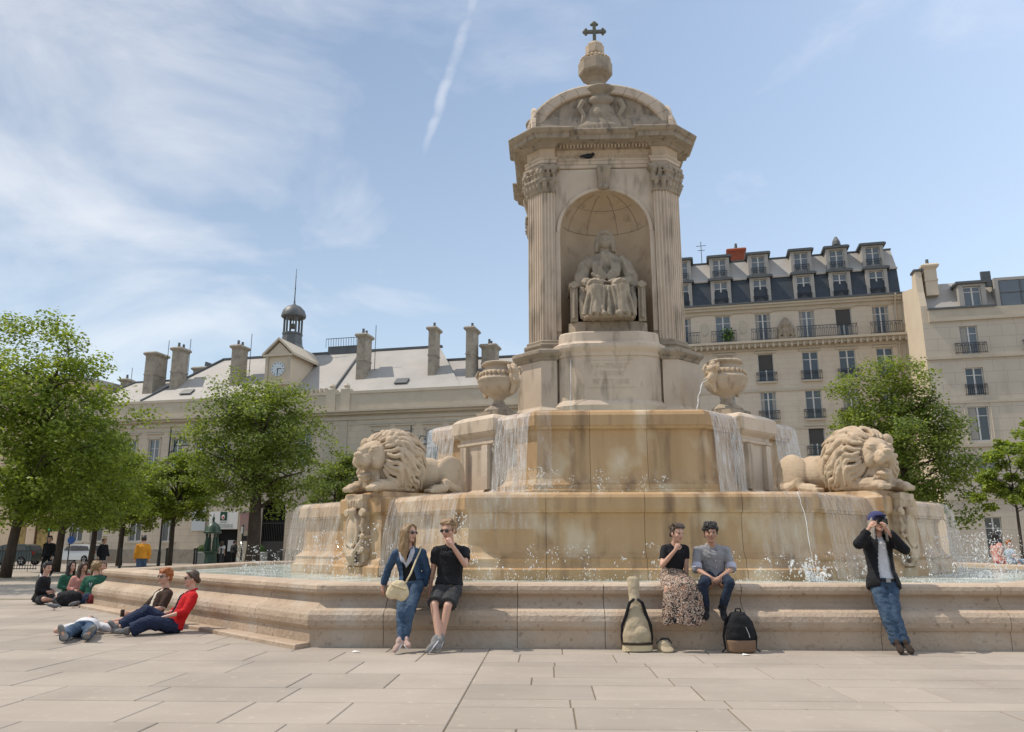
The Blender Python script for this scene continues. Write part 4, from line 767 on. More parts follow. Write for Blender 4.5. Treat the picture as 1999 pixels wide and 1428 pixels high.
for seg in (range(0, 7), range(7, 14)): obj('arch_spandrel', MB().prism_y([ar[i] for i in ((0, *range(1, 8)) if seg[0] == 0 else (*range(7, 14), 14))] + ([(1.375, 5.301)] if True else []), -.01, .2) if seg[0] == 0 else MB().prism_y([(1.375, 5.301)] + [ar[i] for i in range(7, 15)], -.01, .2), 'wall_hall', H)
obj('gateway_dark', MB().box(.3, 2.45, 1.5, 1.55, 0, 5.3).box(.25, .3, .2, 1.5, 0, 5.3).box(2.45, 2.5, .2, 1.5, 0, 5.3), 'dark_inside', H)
gt = MB().box(.3, 2.45, .3, .34, .1, 1.75)
for i in range(14): gt.box(.34 + i * .155, .37 + i * .155, .3, .33, 1.75, 3.4)
gt.box(.3, 2.45, .29, .35, 3.15, 3.22); obj('iron_gate', gt, 'shutter_grey', H)
pr = obj('gate_pier', MB().box(-1.5, -.3, -.35, .0, 0, 4.1).box(-1.6, -.2, -.42, .0, 4.1, 4.35), 'trim', H); mat('poster', (.42, .20, .17), (.30, .26, .24), 2); obj('poster', MB().box(-1.35, -.55, -.40, -.36, 2.6, 4.0), 'poster', pr)
# ---- mansard apartment house
A = thing('apartment_house', 'tall stone apartment house with dark slate mansard and two rows of dormers', 'building', (20.7, 60, 0), ANG)
cols = [-7.1, -4.06, -1.03, 2.24, 4.9, 7.55]; rows = [(16.98, 2.25), (13.75, 2.2), (10.75, 2.2), (7.95, 2.2), (5.0, 2.2), (1.9, 2.3)]
holes = [(s - .58, s + .58, z, z + h) for s in cols for z, h in rows]
obj('wall', wall_holes(-10.5, 9.1, -.03, 19.5, holes), 'wall_mansard', A); obj('side_wall', MB().box(9.0, 9.1, .01, 11, 0, 20).box(-10.5, -10.4, .01, 11, 0, 20), 'wall_mansard', A)
obj('cornice', MB().box(-10.6, 9.15, -.12, .02, 19.35, 19.6).box(-10.6, 9.2, -.35, .02, 19.6, 19.8).box(-10.6, 9.25, -.5, .1, 19.8, 19.95), 'trim', A); obj('gutter', MB().box(-10.6, 9.3, -.58, -.3, 19.96, 20.08), 'lead', A)
obj('balcony_slab', MB().box(-10.6, 9.2, -.75, .0, 16.72, 16.9).box(-10.6, 9.1, -.5, .0, 16.5, 16.72).box(-10.6, 9.1, -.12, 0, 16.2, 16.5), 'trim', A)
for i in range(44): s = -10.4 + i * .45; obj('corbel', MB().box(s, s + .16, -.62, -.13, 16.36, 16.7), 'trim', A)
obj('string_course', MB().box(-10.6, 9.12, -.08, .0, 12.95, 13.12).box(-10.6, 9.12, -.06, .0, 10.0, 10.14).box(-10.6, 9.12, -.08, .0, 7.3, 7.5).box(-10.6, 9.12, -.15, 0, 4.1, 4.4), 'trim', A)
rz = random.Random(9)
for ci, s in enumerate(cols):
    for ri, (z, h) in enumerate(rows):
        w = window(A, s, z, 1.16, h, 'transom', 'glass' if rz.random() < .7 else 'glass_light')
        if ri: railing(A, s, z, 1.5, .72, -.12); obj('sill', MB().box(s - .72, s + .72, -.2, .0, z - .14, z - .02), 'trim', A)
        obj('lintel', MB().box(s - .8, s + .8, -.1, 0, z + h + .05, z + h + .2), 'trim', A)
        if rz.random() < .4: obj('curtain', MB().box(-.5, -.28, .02, .028, .1, h - .08).box(.3, .5, .02, .028, .1, h - .08), 'curtain', w)
        if (ci, ri) in ((2, 1), (3, 3), (4, 0)): obj('roller_blind', MB().box(-.5, .5, -.02, .012, h * .42, h - .05), 'shutter_grey', w)
for s, w in ((-7.1, 2.4), (-4.06, 1.9), (-1.03, 1.9), (3.55, 4.3), (7.75, 2.2)): railing(A, s, 16.9, w, .95, -.62)
def frame_slope(name, y0, z0, y1, z1, m): return obj(name, MB().add([(-10.5, y0, z0), (9.1, y0, z0), (9.1, y1, z1), (-10.5, y1, z1), (-10.5, y0 + .1, z0), (9.1, y0 + .1, z0), (9.1, y1 + .1, z1 - .05), (-10.5, y1 + .1, z1 - .05)], [(0, 1, 2, 3), (0, 4, 5, 1), (1, 5, 6, 2), (2, 6, 7, 3), (3, 7, 4, 0)]), m, A)
frame_slope('slate_roof', -.05, 20.05, .35, 22.25, 'slate'); frame_slope('zinc_roof', .30, 22.3, 1.7, 24.3, 'zinc'); obj('roof_side', MB().add([(9.1, 0, 20), (9.1, 10, 20), (9.1, 9, 22.3), (9.1, 5, 24.8), (9.1, 1.7, 24.3), (9.1, .35, 22.3)], [(0, 1, 2, 3, 4, 5)]), 'zinc', A)
frame_slope('roof_top', 1.75, 24.28, 6, 25.0, 'zinc'); obj('roof_ridge', MB().box(-10.5, 9.15, 1.6, 1.8, 24.26, 24.36), 'lead', A); obj('roof_break', MB().box(-10.5, 9.15, .24, .36, 22.2, 22.34), 'zinc', A)
for s in cols:
    for (zz, yy, hh, ww, glassn) in ((20.12, -.02, 1.95, 1.0, 'glass_light'), (22.42, .42, 1.75, 1.0, 'glass_light')):
        d = obj('dormer', MB().box(s - .78, s - .52, yy, yy + 1.6, zz - .02, zz + hh + .12).box(s + .52, s + .78, yy, yy + 1.6, zz - .02, zz + hh + .12).box(s - .52, s + .52, yy, yy + 1.6, zz + hh, zz + hh + .12), 'zinc', A)
        obj('dormer_roof', MB().box(s - .98, s + .98, yy - .2, yy + 1.8, zz + hh + .125, zz + hh + .27).box(s - .9, s + .9, yy - .12, yy + 1.7, zz + hh + .27, zz + hh + .34), 'lead', d)
        window(A, s, zz, 1.04, hh, 'transom', glassn, yy + .2); railing(A, s, zz, 1.1, .55 if zz < 21 else .75, yy - .06)
ck_ = MB(); ck_.ell((0, -.1, .75), (.36, .18, .55)); ck_.ell((0, -.15, 1.25), (.4, .22, .3)); ck_.ell((0, -.12, 1.6), (.22, .18, .22)); ck_.box(-.6, .6, -.2, .1, 0, .3)
for sx in (-1, 1): ck_.tube([(sx * .3, -.1, 1.3), (sx * .5, -.1, .9), (sx * .45, -.1, .5), (sx * .62, -.1, .25)], [.13, .15, .12, .14], 8)
me = sculpt(ck_, .05, 1); me.materials.append(M['stone_dark']); o = bpy.data.objects.new('carved_cartouche', me); link(o, A); o.location = (.62, -.05, 16.92)
for s in (-5.5, -2.55): obj('oval_panel', MB().prism_y([(s + .3 * cos(t), 18.2 + .55 * sin(t)) for t in [i * pi / 9 for i in range(18)]], -.06, .01), 'trim', A)
chimney(-2.5, 4, 1.3, 1.0, 24.0, 25.9, 3, 'brick_red', A)
obj('antenna', MB().tube([(-5.4, 2.5, 24.3), (-5.4, 2.5, 26.6)], .03, 5).box(-5.8, -5.0, 2.48, 2.52, 26.2, 26.24).box(-5.7, -5.1, 2.48, 2.52, 25.8, 25.84), 'lead', A); obj('roof_vent', MB().tube([(5.4, 3, 24.5), (5.4, 3, 25.6)], .18, 8).lathe([(.35, 25.5), (.3, 25.8), (.1, 26.2)], 8, (5.4, 3, 0)), 'lead', A)
obj('downpipe', MB().tube([(8.6, -.6, 20), (8.6, -.12, 19.2), (8.6, -.12, 0)], .07, 6), 'trim', A)
mat('pot_plant', (.07, .14, .02), (.10, .20, .03), 6, island=.3)
pb = MB(); rp = random.Random(3)
for i in range(140): c = Vector((rp.gauss(-3.75, .22), -.45 + rp.gauss(0, .1), 17.55 + rp.gauss(0, .25))); a = Vector((rp.uniform(-1, 1), rp.uniform(-1, 1), rp.uniform(-1, 1))).normalized() * .16; b_ = a.orthogonal().normalized() * .07; pb.add([c - a, c + b_, c + a, c - b_], [(0, 1, 2, 3)])
tag(obj('balcony_plant', pb, 'pot_plant'), 'bright green potted plant on the apartment balcony beside the tower', 'plant').matrix_world = A.matrix_basis
# ---- right-hand building standing forward, with a sunlit party wall
G = thing('corner_house', 'pale stone house at the right edge with a sunlit blank side wall', 'building', (28.37, 53.0, 0), ANG)
gws = [(2.77, 14.05, 1.1, 1.95), (2.80, 11.2, 1.1, 1.9), (2.72, 8.15, 1.25, 2.3), (2.85, 5.1, 1.25, 2.0), (6.9, 14.05, 1.1, 1.95), (6.9, 11.2, 1.1, 1.9), (6.9, 8.15, 1.25, 2.3), (6.9, 5.1, 1.25, 2.0), (2.75, .6, 1.0, 2.6), (6.6, .6, 1.0, 2.6), (10.5, 14.05, 1.1, 1.95), (10.5, 11.2, 1.1, 1.9), (10.5, 8.15, 1.25, 2.3)]
obj('wall', wall_holes(0, 13, -.03, 16.4, [(s - w / 2, s + w / 2, z, z + h) for s, z, w, h in gws]), 'wall_right', G)
pw = [(0, -.03), (0, 17.6), (.3, 18.7), (.5, 20.3), (1.3, 20.3), (1.6, 19.4), (5.2, 20.2), (9, 19.5), (9, -.03)]
obj('party_wall', MB().rings([[(-.02, y, z) for y, z in pw], [(.4, y + .005, z) for y, z in pw]][::-1]), 'plaster_warm', G); obj('wall_coping', MB().box(-.1, .5, .4, 1.4, 20.3, 20.45), 'lead', G)
obj('cornice', MB().box(.4, 13, -.18, .02, 16.4, 16.65).box(.4, 13, -.1, .0, 16.65, 17.25), 'trim', G); obj('gutter', MB().box(.41, 4.6, -.2, .1, 17.25, 17.38), 'lead', G)
for z in (13.75, 10.7, 7.75, 4.3): obj('string_course', MB().box(0.01, 13, -.16 if z in (13.75, 7.75) else -.06, .0, z, z + .2), 'trim', G)
for i, (s, z, w, h) in enumerate(gws):
    wn_ = window(G, s, z, w - .02, h, 'transom', 'glass' if i % 3 else 'glass_light')
    if z > 10: railing(G, s, z, 1.3 if z < 14 else 1.9, .75, -.08 if z < 14 else -.2)
    elif z > 8: obj('arched_surround', MB().tube([(s - .8, .0, z - .2)] + [(s - .8 * cos(pi * k / 12), .0, z + h + .03 + .3 * sin(pi * k / 12)) for k in range(13)] + [(s + .8, .0, z - .2)], .045, 6), 'trim', G)
    if i in (0, 2): obj('curtain', MB().box(-w / 2 + .08, -.1, -.0, .02, .1, h - .08), 'curtain', wn_)
rq_ = [(.4, .2, 17.4), (13, .2, 17.4), (13, 1.6, 19.6), (.4, 1.6, 19.6)]
obj('zinc_roof', MB().add(rq_ + [(.4, 9, 20.2), (13, 9, 20.2)], [(0, 1, 2, 3), (3, 2, 5, 4)]), 'zinc', G)
for s in (3.35,):
    d = obj('dormer', MB().box(s - .85, s - .55, .1, 1.6, 17.4, 19.0).box(s + .55, s + .85, .1, 1.6, 17.4, 19.0).box(s - .55, s + .55, .1, 1.6, 18.85, 19.0), 'zinc', G); obj('dormer_roof', MB().box(s - 1.0, s + 1.0, -.1, 1.8, 19.01, 19.18), 'lead', d); window(G, s, 17.42, 1.08, 1.4, 'transom', 'glass_light', .25)
sb = obj('studio_window', MB().box(4.75, 5.0, .05, 1.6, 17.2, 19.3).box(5.0, 10, .05, 1.6, 19.1, 19.3), 'zinc', G); obj('studio_frame', MB().box(5.0, 5.08, .05, .12, 17.2, 19.1).box(6.3, 6.38, .05, .12, 17.2, 19.1).box(7.6, 7.68, .05, .12, 17.2, 19.1).box(5.0, 10, .05, .12, 18.2, 18.26), 'lead', sb)
for i in range(3): obj('pane', MB().add([(5.08 + i * 1.3, .1, 17.25), (6.3 + i * 1.3, .1, 17.25), (6.3 + i * 1.3, .1, 19.08), (5.08 + i * 1.3, .1, 19.08)], [(0, 1, 2, 3)]), 'glass_light', sb)
obj('roof_light', MB().box(4.1, 4.7, .3, .5, 18.8, 19.9), 'lead', G)
chimney(1.0, 1.0, .8, 1.0, 18.5, 20.6, 1, 'plaster_warm', G)
# ---- shop building at the far left, behind the trees
S = thing('shop_building', 'peach rendered building with wooden shop fronts behind the trees at far left', 'building', (-57.6, 79.5, 0), radians(-16))
sh = [(s, s + 1.7, .75, 3.9) for s in (7.0, 11.0, 13.7)] + [(s, s + 1.2, 6, 8.4) for s in (5, 8.5, 12)]
obj('wall', wall_holes(-8, 16.4, -.03, 17, sh, .3), 'wall_peach', S); obj('side_wall', MB().box(16.3, 16.4, .01, 10, 0, 17), 'wall_peach', S); obj('dado', MB().box(-8, 16.42, -.08, 0, -.02, .72), 'chimney', S)
for s in (7.0, 11.0, 13.7):
    w = obj('shop_front', MB().box(s, s + .12, .05, .15, .75, 3.9).box(s + 1.58, s + 1.7, .05, .15, .75, 3.9).box(s + .12, s + 1.58, .05, .15, 3.2, 3.32).box(s + .12, s + 1.58, .05, .15, .75, .85), 'shop_wood', S); obj('pane', MB().box(s + .12, s + 1.58, .16, .2, .85, 3.2), 'shop_glow', w); obj('fascia', MB().box(s + .12, s + 1.58, .1, .15, 3.33, 3.9), 'shop_wood', w)
for s in (5, 8.5, 12): window(S, s + .6, 6, 1.18, 2.4, 'casement', 'glass')
obj('roof', MB().box(-8, 16.6, -.3, 10, 17.01, 17.5), 'zinc', S)
# ================================================================== trees
mat('bark', (.085, .065, .05), (.05, .038, .03), 8, stretch=(1, 1, .25), bump=.8, bscale=14, bdist=.05)
mat('leaf', (.145, .205, .032), (.21, .27, .047), .55, rough=.5, spec=.35, island=.45, trans=.46); mat('leaf_dark', (.125, .18, .034), (.18, .23, .05), .5, rough=.5, spec=.35, island=.45, trans=.42)
def tree(label, x, y, h, r, zc, zr, seed, nleaf=9000, trunk_r=.17, lean=0.0, matn='leaf', leaf=.17, lobes=None, group='trees in the square', clumps=150, fork=None):
    rt = random.Random(seed); root = thing('plane_tree', label, 'tree', (x, y, 0), 0, group)
    tb = MB(); top = Vector((lean, 0, zc - zr * .15)); fz = fork or zc - zr * .85
    pts = [Vector((lean * t + .05 * noise.noise(Vector((seed, t * 3, 0))), .05 * noise.noise(Vector((seed, t * 3, 9))), (zc + zr * .45) * t)) for t in [i / 7 for i in range(8)]]
    tb.tube(pts, [trunk_r * (1.25, 1.0, .95, .85, .7, .5, .3, .12)[i] for i in range(8)], 10); br = []
    for i in range(15):
        z0 = fz + (zc + zr * .35 - fz) * rt.random(); a = rt.uniform(0, 2 * pi); L = r * rt.uniform(.5, .95); t = z0 / (zc + zr * .45); p0 = Vector((lean * t, 0, z0)); e = p0 + Vector((cos(a) * L, sin(a) * L, L * rt.uniform(.15, .75)))
        m = (p0 + e) / 2 + Vector((0, 0, .25 * L * rt.uniform(-.2, .6))); tb.tube([p0, m, e], [trunk_r * .36, trunk_r * .22, trunk_r * .06], 6); br.append((m, e))
        for q in range(3): s_ = m.lerp(e, rt.random()); tb.tube([s_, s_ + Vector((rt.uniform(-1, 1), rt.uniform(-1, 1), rt.uniform(-.1, .8))) * r * .3], [trunk_r * .12, trunk_r * .03], 5)
    obj('trunk', tb, 'bark', root, smooth=True)
    V = []; Fc = []; cs = []
    lobes = lobes or [(0, 0, 0, 1)]
    while len(cs) < clumps:
        lx, ly, lz, ls = rt.choice(lobes); d = Vector((rt.gauss(0, 1), rt.gauss(0, 1), rt.gauss(0, 1))).normalized(); q = rt.uniform(.25, 1) ** .42
        w = 1 + .55 * noise.noise(d * 2.3 + Vector((seed * 3.1, lx, lz))) + .14 * noise.noise(d * 5 + Vector((0, seed, 0)))
        p = Vector((lean + lx * r + d.x * r * q * w * ls, ly * r + d.y * r * q * w * ls, zc + lz * zr + d.z * zr * q * w * ls))
        if p.z < fz - .6: continue
        cs.append((p, d, rt.uniform(.55, 1.25)))
    for (p, d, k) in cs:
        n = int(nleaf / clumps * k); cr_ = r * .12 * k ** .5
        for i in range(n):
            gx, gy, gz = (max(-1.7, min(1.7, rt.gauss(0, 1))) for _ in range(3)); c = p + Vector((gx * cr_, gy * cr_, gz * .62 * cr_)); nrm = (Vector((rt.gauss(0, .5), rt.gauss(0, .5), rt.gauss(.75, .35))) + d * .35).normalized(); a = nrm.orthogonal().normalized(); a.rotate(Matrix.Rotation(rt.uniform(0, 6.28), 3, nrm)); b_ = nrm.cross(a); L = leaf * rt.uniform(.6, 1.25); o_ = len(V)
            V += [c - a * L * .5, c + b_ * L * .33 - nrm * L * .06, c + a * L * .55 - nrm * L * .16, c - b_ * L * .33 - nrm * L * .06]; Fc.append((o_, o_ + 1, o_ + 2, o_ + 3))
    me = bpy.data.meshes.new('crown'); me.from_pydata(V, [], Fc); me.materials.append(M[matn]); tag(link(bpy.data.objects.new('crown', me), root), kind='stuff'); return root
tree('big leafy tree at the left edge, its crown reaching highest of all', -22.6, 36.7, 12.8, 3.7, 6.9, 5.1, 1, 38000, .21, .9, 'leaf', .19, [(0, 0, 0, 1), (-.5, 0, .1, .9), (.45, 0, -.15, .8), (-.2, 0, .35, .75), (.3, 0, -.45, .8), (-.4, 0, -.45, .8)], clumps=280, fork=2.9)
tree('leafy tree just right of the big left-edge tree, behind the man in a dark suit', -25.0, 45, 9, 2.8, 5.5, 3.3, 2, 23000, .2, .3, 'leaf_dark', .18, clumps=130)
tree('tree with a thin trunk right in front of the silver car', -25.7, 50, 8, 2.5, 5.0, 2.7, 3, 20000, .17, .2, 'leaf', .19, clumps=120)
tree('small tree behind the man in the orange sweater', -27.8, 58, 7.5, 2.8, 5.0, 2.7, 4, 20000, .18, .0, 'leaf', .19, clumps=120)
tree('round-crowned tree beside the green drinking fountain', -23.0, 55, 8, 2.5, 5.2, 2.3, 5, 21000, .16, .1, 'leaf', .19, clumps=130)
tree('large broad tree with thick trunk in front of the civic building gateway', -14.6, 46, 11.2, 3.7, 7.2, 4.1, 6, 34000, .36, .0, 'leaf_dark', .18, [(0, 0, .05, 1), (.35, 0, -.1, .8), (-.3, 0, -.1, .8), (0, 0, .3, .7)], clumps=250, fork=3.2)
tree('smaller tree showing between the gateway tree and the left lion', -13.2, 60, 7.6, 2.6, 5.6, 2.4, 7, 14000, .16, .0, 'leaf_dark', .19, clumps=100)
tree('tall tree behind the right-hand stone lion', 20.6, 42, 11.5, 3.1, 6.9, 4.4, 8, 31000, .25, .0, 'leaf_dark', .18, [(-.35, 0, .25, .75), (0, 0, -.05, 1), (.45, 0, -.35, .85), (.2, 0, -.1, .8)], clumps=230)
tree('young tree with a slim trunk at the right edge', 20.9, 33.5, 5.8, 1.25, 4.3, 1.5, 9, 9000, .07, .0, 'leaf', .16, clumps=60, fork=2.7)
tree('tree just beyond the left edge, its shade falling behind the seated group', -21.6, 27.5, 9, 3.2, 6.6, 3.6, 12, 14000, .2, .0, 'leaf', .2, clumps=130, fork=3.2)
tree('leafy tree partly cut off by the right edge of the picture', 26.0, 38, 7.5, 1.9, 5.2, 2.3, 10, 12000, .12, .0, 'leaf', .17, clumps=90, fork=2.7)
# ================================================================== street
tag(obj('road', MB().add([(-140, 60.5, -.024), (-14, 60.5, -.024), (-14, 62.2, -.024), (-140, 100, -.024)], [(0, 1, 2, 3)]), 'asphalt'), kind='structure')
mat('car_silver', (.52, .51, .49), rough=.3, spec=.6, metal=.35); mat('car_dark', (.02, .035, .03), rough=.3, spec=.6); mat('tyre', (.015, .015, .016), rough=.8); mat('rim', (.35, .35, .35), rough=.35, metal=.7); mat('lamp_red', (.35, .02, .02), rough=.2); mat('lamp_clear', (.6, .6, .6), rough=.1)
def car(label, x, y, rz, paint):
    root = thing('parked_car', label, 'car', (x, y, 0), rz, 'cars behind the square')
    side = [(-2.0, .32), (-2.05, .6), (-1.98, .92), (-1.85, 1.0), (-1.55, 1.42), (-1.2, 1.52), (.2, 1.5), (.55, 1.42), (1.15, 1.0), (1.85, .86), (2.05, .7), (2.08, .35), (1.9, .28), (-1.9, .28)]
    R = []
    for w, k in ((-.84, .93), (-.80, .985), (-.5, 1), (.5, 1), (.80, .985), (.84, .93)):
        R.append([(px, w * (1 if pz < 1.02 else .86), .28 + (pz - .28) * (k if pz > .8 else 1)) for px, pz in side])
    b = MB(); b.rings(R, True); body = obj('body', b, paint, root, smooth=True, angle=35)
    for s in (-1, 1):
        for q in ([(-1.62, 1.02), (-1.42, 1.36), (-.62, 1.42), (-.62, 1.0)], [(-.54, 1.0), (-.54, 1.42), (.2, 1.42), (.2, 1.0)], [(.28, 1.0), (.28, 1.40), (.5, 1.36), (.98, 1.0)]):
            obj('side_window', MB().prism_y(q if s < 0 else q, s * .79 - .02, s * .79 + .02), 'glass', body)
        for wx in (-1.28, 1.3):
            w = obj('wheel', MB().lathe([(.20, -.1), (.31, -.1), (.33, -.06), (.33, .06), (.31, .1), (.20, .1)], 22).xform(Matrix.Translation((wx, s * .76, .33)) @ Matrix.Rotation(pi / 2, 4, 'X')), 'tyre', root)
            rimb = MB().lathe([(.21, -.09), (.21, .09)], 18)
            for k in range(5): i0 = len(rimb.v); rimb.box(-.03, .03, .05, .2, -.115, .115); rimb.xform(Matrix.Rotation(k * 2 * pi / 5, 4, 'Z'), i0)
            obj('rim', rimb.xform(Matrix.Translation((wx, s * .76, .33)) @ Matrix.Rotation(pi / 2, 4, 'X')), 'rim', w)
        obj('tail_lamp', MB().box(-2.03, -1.86, s * .62 - .12, s * .62 + .14, .78, .98), 'lamp_red', body); obj('headlight', MB().box(1.80, 2.0, s * .6 - .16, s * .6 + .16, .66, .82), 'lamp_clear', body)
    obj('rear_window', MB().add([(-1.86, -.6, 1.02), (-1.86, .6, 1.02), (-1.57, .55, 1.41), (-1.57, -.55, 1.41)], [(0, 3, 2, 1)]), 'glass', body); obj('windscreen', MB().add([(1.12, -.62, 1.03), (1.12, .62, 1.03), (.60, .56, 1.42), (.60, -.56, 1.42)], [(0, 1, 2, 3)]), 'glass', body); return root
car('silver hatchback parked behind the tree trunks', -35.6, 67.3, radians(166), 'car_silver'); car('dark green car at the left edge behind the railings', -36.6, 60, radians(176), 'car_dark')
def post(name, label, cat, x, y, h, r=.045, m='black_metal', group=None, ball=True):
    b = MB().tube([(0, 0, 0), (0, 0, h * .12), (0, 0, h * .13), (0, 0, h)], [r * 1.5, r * 1.5, r, r], 10)
    if ball: b.ell((0, 0, h + r * .6), r * 1.4)
    return tag(obj(name, b, m, loc=(x, y, 0), smooth=True, angle=40), label, cat, group)
for (x, y, lb) in ((-23.9, 50, 'slim black bollard just right of the far walking woman'), (-21.1, 50, 'black bollard right of the orange sweater man'), (-19.4, 50, 'black bollard left of the green drinking fountain'), (-20.8, 54, 'black bollard behind the fountain rim near the planter'), (-17.6, 49.5, 'black bollard beside the woman in a white top')): post('bollard', lb, 'bollard', x, y, 1.15, .055, 'black_metal', 'bollards along the square')
def street_lamp(label, x, y, h, arm, rz=0):
    root = thing('street_lamp', label, 'street lamp', (x, y, 0), rz, 'street lamps'); obj('pole', MB().tube([(0, 0, 0), (0, 0, 1), (0, 0, 1.05), (0, 0, h)], [.12, .11, .075, .05], 10), 'black_metal', root)
    obj('arm', MB().tube([(0, 0, h - 1.9), (arm * .3, 0, h - 1.75), (arm * .45, 0, h - 1.2), (arm * .7, 0, h - .75), (arm, 0, h - .8), (arm, 0, h - 1.0)], .04, 8), 'black_metal', root); obj('lamp_shade', MB().lathe([(.42, -.32), (.38, -.26), (.2, -.12), (.1, -.04), (.09, .12), (.04, .18)], 18, (arm, 0, h - 1.05)), 'lead', root)
street_lamp('tall street lamp in front of the civic building, left of the big tree', -25.0, 58, 9.9, 1.0); street_lamp('street lamp standing behind the left lion, lamp towards the urn', -7.4, 58, 10.0, 1.05); street_lamp('lower street lamp just left of the left lion head', -12.6, 60.5, 8.4, -.8)
# green cast-iron drinking fountain
df = thing('drinking_fountain', 'dark green cast-iron drinking fountain with domed top behind the basin', 'fountain', (-18.4, 50, 0))
obj('pedestal', MB().lathe([(.52, 0), (.52, .25), (.40, .32), (.36, .9), (.46, 1.0), (.46, 1.08)], 8), 'iron_green', df)
for i in range(4):
    a = i * pi / 2 + pi / 4; c = MB(); cx_, cy_ = .33 * cos(a), .33 * sin(a); c.tube([(cx_ * .9, cy_ * .9, 1.08), (cx_ * 1.1, cy_ * 1.1, 1.4), (cx_ * .95, cy_ * .95, 1.75), (cx_, cy_, 1.95)], [.11, .13, .10, .07], 9); c.ell((cx_, cy_, 2.02), (.075, .075, .1)); c.tube([(cx_, cy_, 1.85), (cx_ * 1.2, cy_ * 1.2, 2.1)], .05, 6); me = sculpt(c, .02, 1); me.materials.append(M['iron_green']); link(bpy.data.objects.new('figure', me), df)
obj('dome', MB().lathe([(.50, 2.12), (.54, 2.2), (.48, 2.3), (.42, 2.5), (.25, 2.72), (.08, 2.82), (.06, 2.95), (.10, 3.0), (.03, 3.15), (.01, 3.35)], 16), 'iron_green', df, smooth=True, angle=35)
mat('box_green', (.05, .09, .025), (.08, .13, .04), 9, bump=.8, bscale=30); mat('planter_grey', (.34, .35, .33))
for x, y, lb in ((-23.4, 62, 'clipped ball shrub in a grey planter left of the entrance'), (-18.6, 60, 'clipped ball shrub in a grey planter in front of the gateway')):
    p = thing('planter', lb, 'planter', (x, y, 0), .1, 'planters at the civic building'); obj('tub', MB().bbox(-.55, .55, -.55, .55, 0, .95, .04), 'planter_grey', p); sb_ = MB(); rb_ = random.Random(int(x * -10))
    for i in range(900):
        d = Vector((rb_.gauss(0, 1), rb_.gauss(0, 1), abs(rb_.gauss(0, 1)))).normalized(); c = Vector((0, 0, .98)) + Vector((d.x * .52, d.y * .52, d.z * .5)) * rb_.uniform(.85, 1.04); a = d.orthogonal().normalized() * .06; b_ = d.cross(a) * .7; sb_.add([c - a, c - b_, c + a, c + b_], [(0, 1, 2, 3)])
    sb_.ell((0, 0, .98), (.45, .45, .42)); tag(obj('shrub', sb_, 'box_green', p), kind='stuff')
# traffic light and railings at far left
tl = thing('traffic_light', 'traffic light showing green behind the left tree trunks', 'traffic light', (-29.6, 52, 0)); obj('pole', MB().tube([(0, 0, 0), (0, 0, 3.0)], .06, 8), 'black_metal', tl); hd = obj('signal_head', MB().box(-.14, .14, -.12, .12, 2.25, 3.1), 'black_metal', tl)
mgl = bpy.data.materials.new('green_light'); mgl.use_nodes = True; pgl = mgl.node_tree.nodes['Principled BSDF']; pgl.inputs['Base Color'].default_value = (.0, .4, .2, 1); pgl.inputs['Emission Color'].default_value = (.0, 1, .45, 1); pgl.inputs['Emission Strength'].default_value = .5; M['green_light'] = mgl
obj('green_lens', MB().ell((0, -.12, 2.4), (.085, .04, .085)), 'green_light', hd); obj('amber_lens', MB().ell((0, -.12, 2.67), (.1, .04, .1)), 'tyre', hd); obj('red_lens', MB().ell((0, -.12, 2.94), (.1, .04, .1)), 'tyre', hd); obj('repeater', MB().box(-.1, .1, -.1, .1, 1.25, 1.6), 'black_metal', tl)
fr = thing('railing', 'black iron railing with upright bars at the left edge', 'railing', (-29.6, 45.5, 0), radians(-4))
obj('top_rail', MB().box(-3.4, 3.4, -.03, .03, 1.08, 1.14), 'black_metal', fr); obj('bottom_rail', MB().box(-3.4, 3.4, -.02, .02, .14, .18), 'black_metal', fr)
for i in range(44): x = -3.35 + i * .156; obj('bar', MB().box(x - .012, x + .012, -.012, .012, .0 if i % 8 == 0 else .1, 1.12), 'black_metal', fr)
sp = thing('signal_post', 'pole with a pedestrian signal box in front of the gate pier', 'traffic signal', (-18.2, 55, 0)); obj('pole', MB().tube([(0, 0, 0), (0, 0, 2.7)], .06, 8).ell((0, 0, 2.72), .07), 'black_metal', sp); obj('signal_box', MB().box(.05, .35, -.12, .12, 1.7, 2.05), 'black_metal', sp); obj('sign_plate', MB().box(-.12, .02, -.07, -.04, 2.2, 2.65), 'white_paint', sp)
ss = thing('blue_sign', 'blue and white street sign beside the tree trunks at far left', 'sign', (-29.0, 53.5, 0)); obj('pole', MB().tube([(0, 0, 0), (0, 0, 3.6)], .04, 8), 'black_metal', ss); mat('sign_blue', (.05, .12, .35)); obj('plate', MB().box(-.35, .4, -.05, -.02, 2.8, 3.35), 'blind', ss); obj('round_plate', MB().lathe([(.25, 0), (.25, .02)], 18).xform(Matrix.Translation((.1, -.03, 1.75)) @ Matrix.Rotation(pi / 2, 4, 'X')), 'sign_blue', ss)
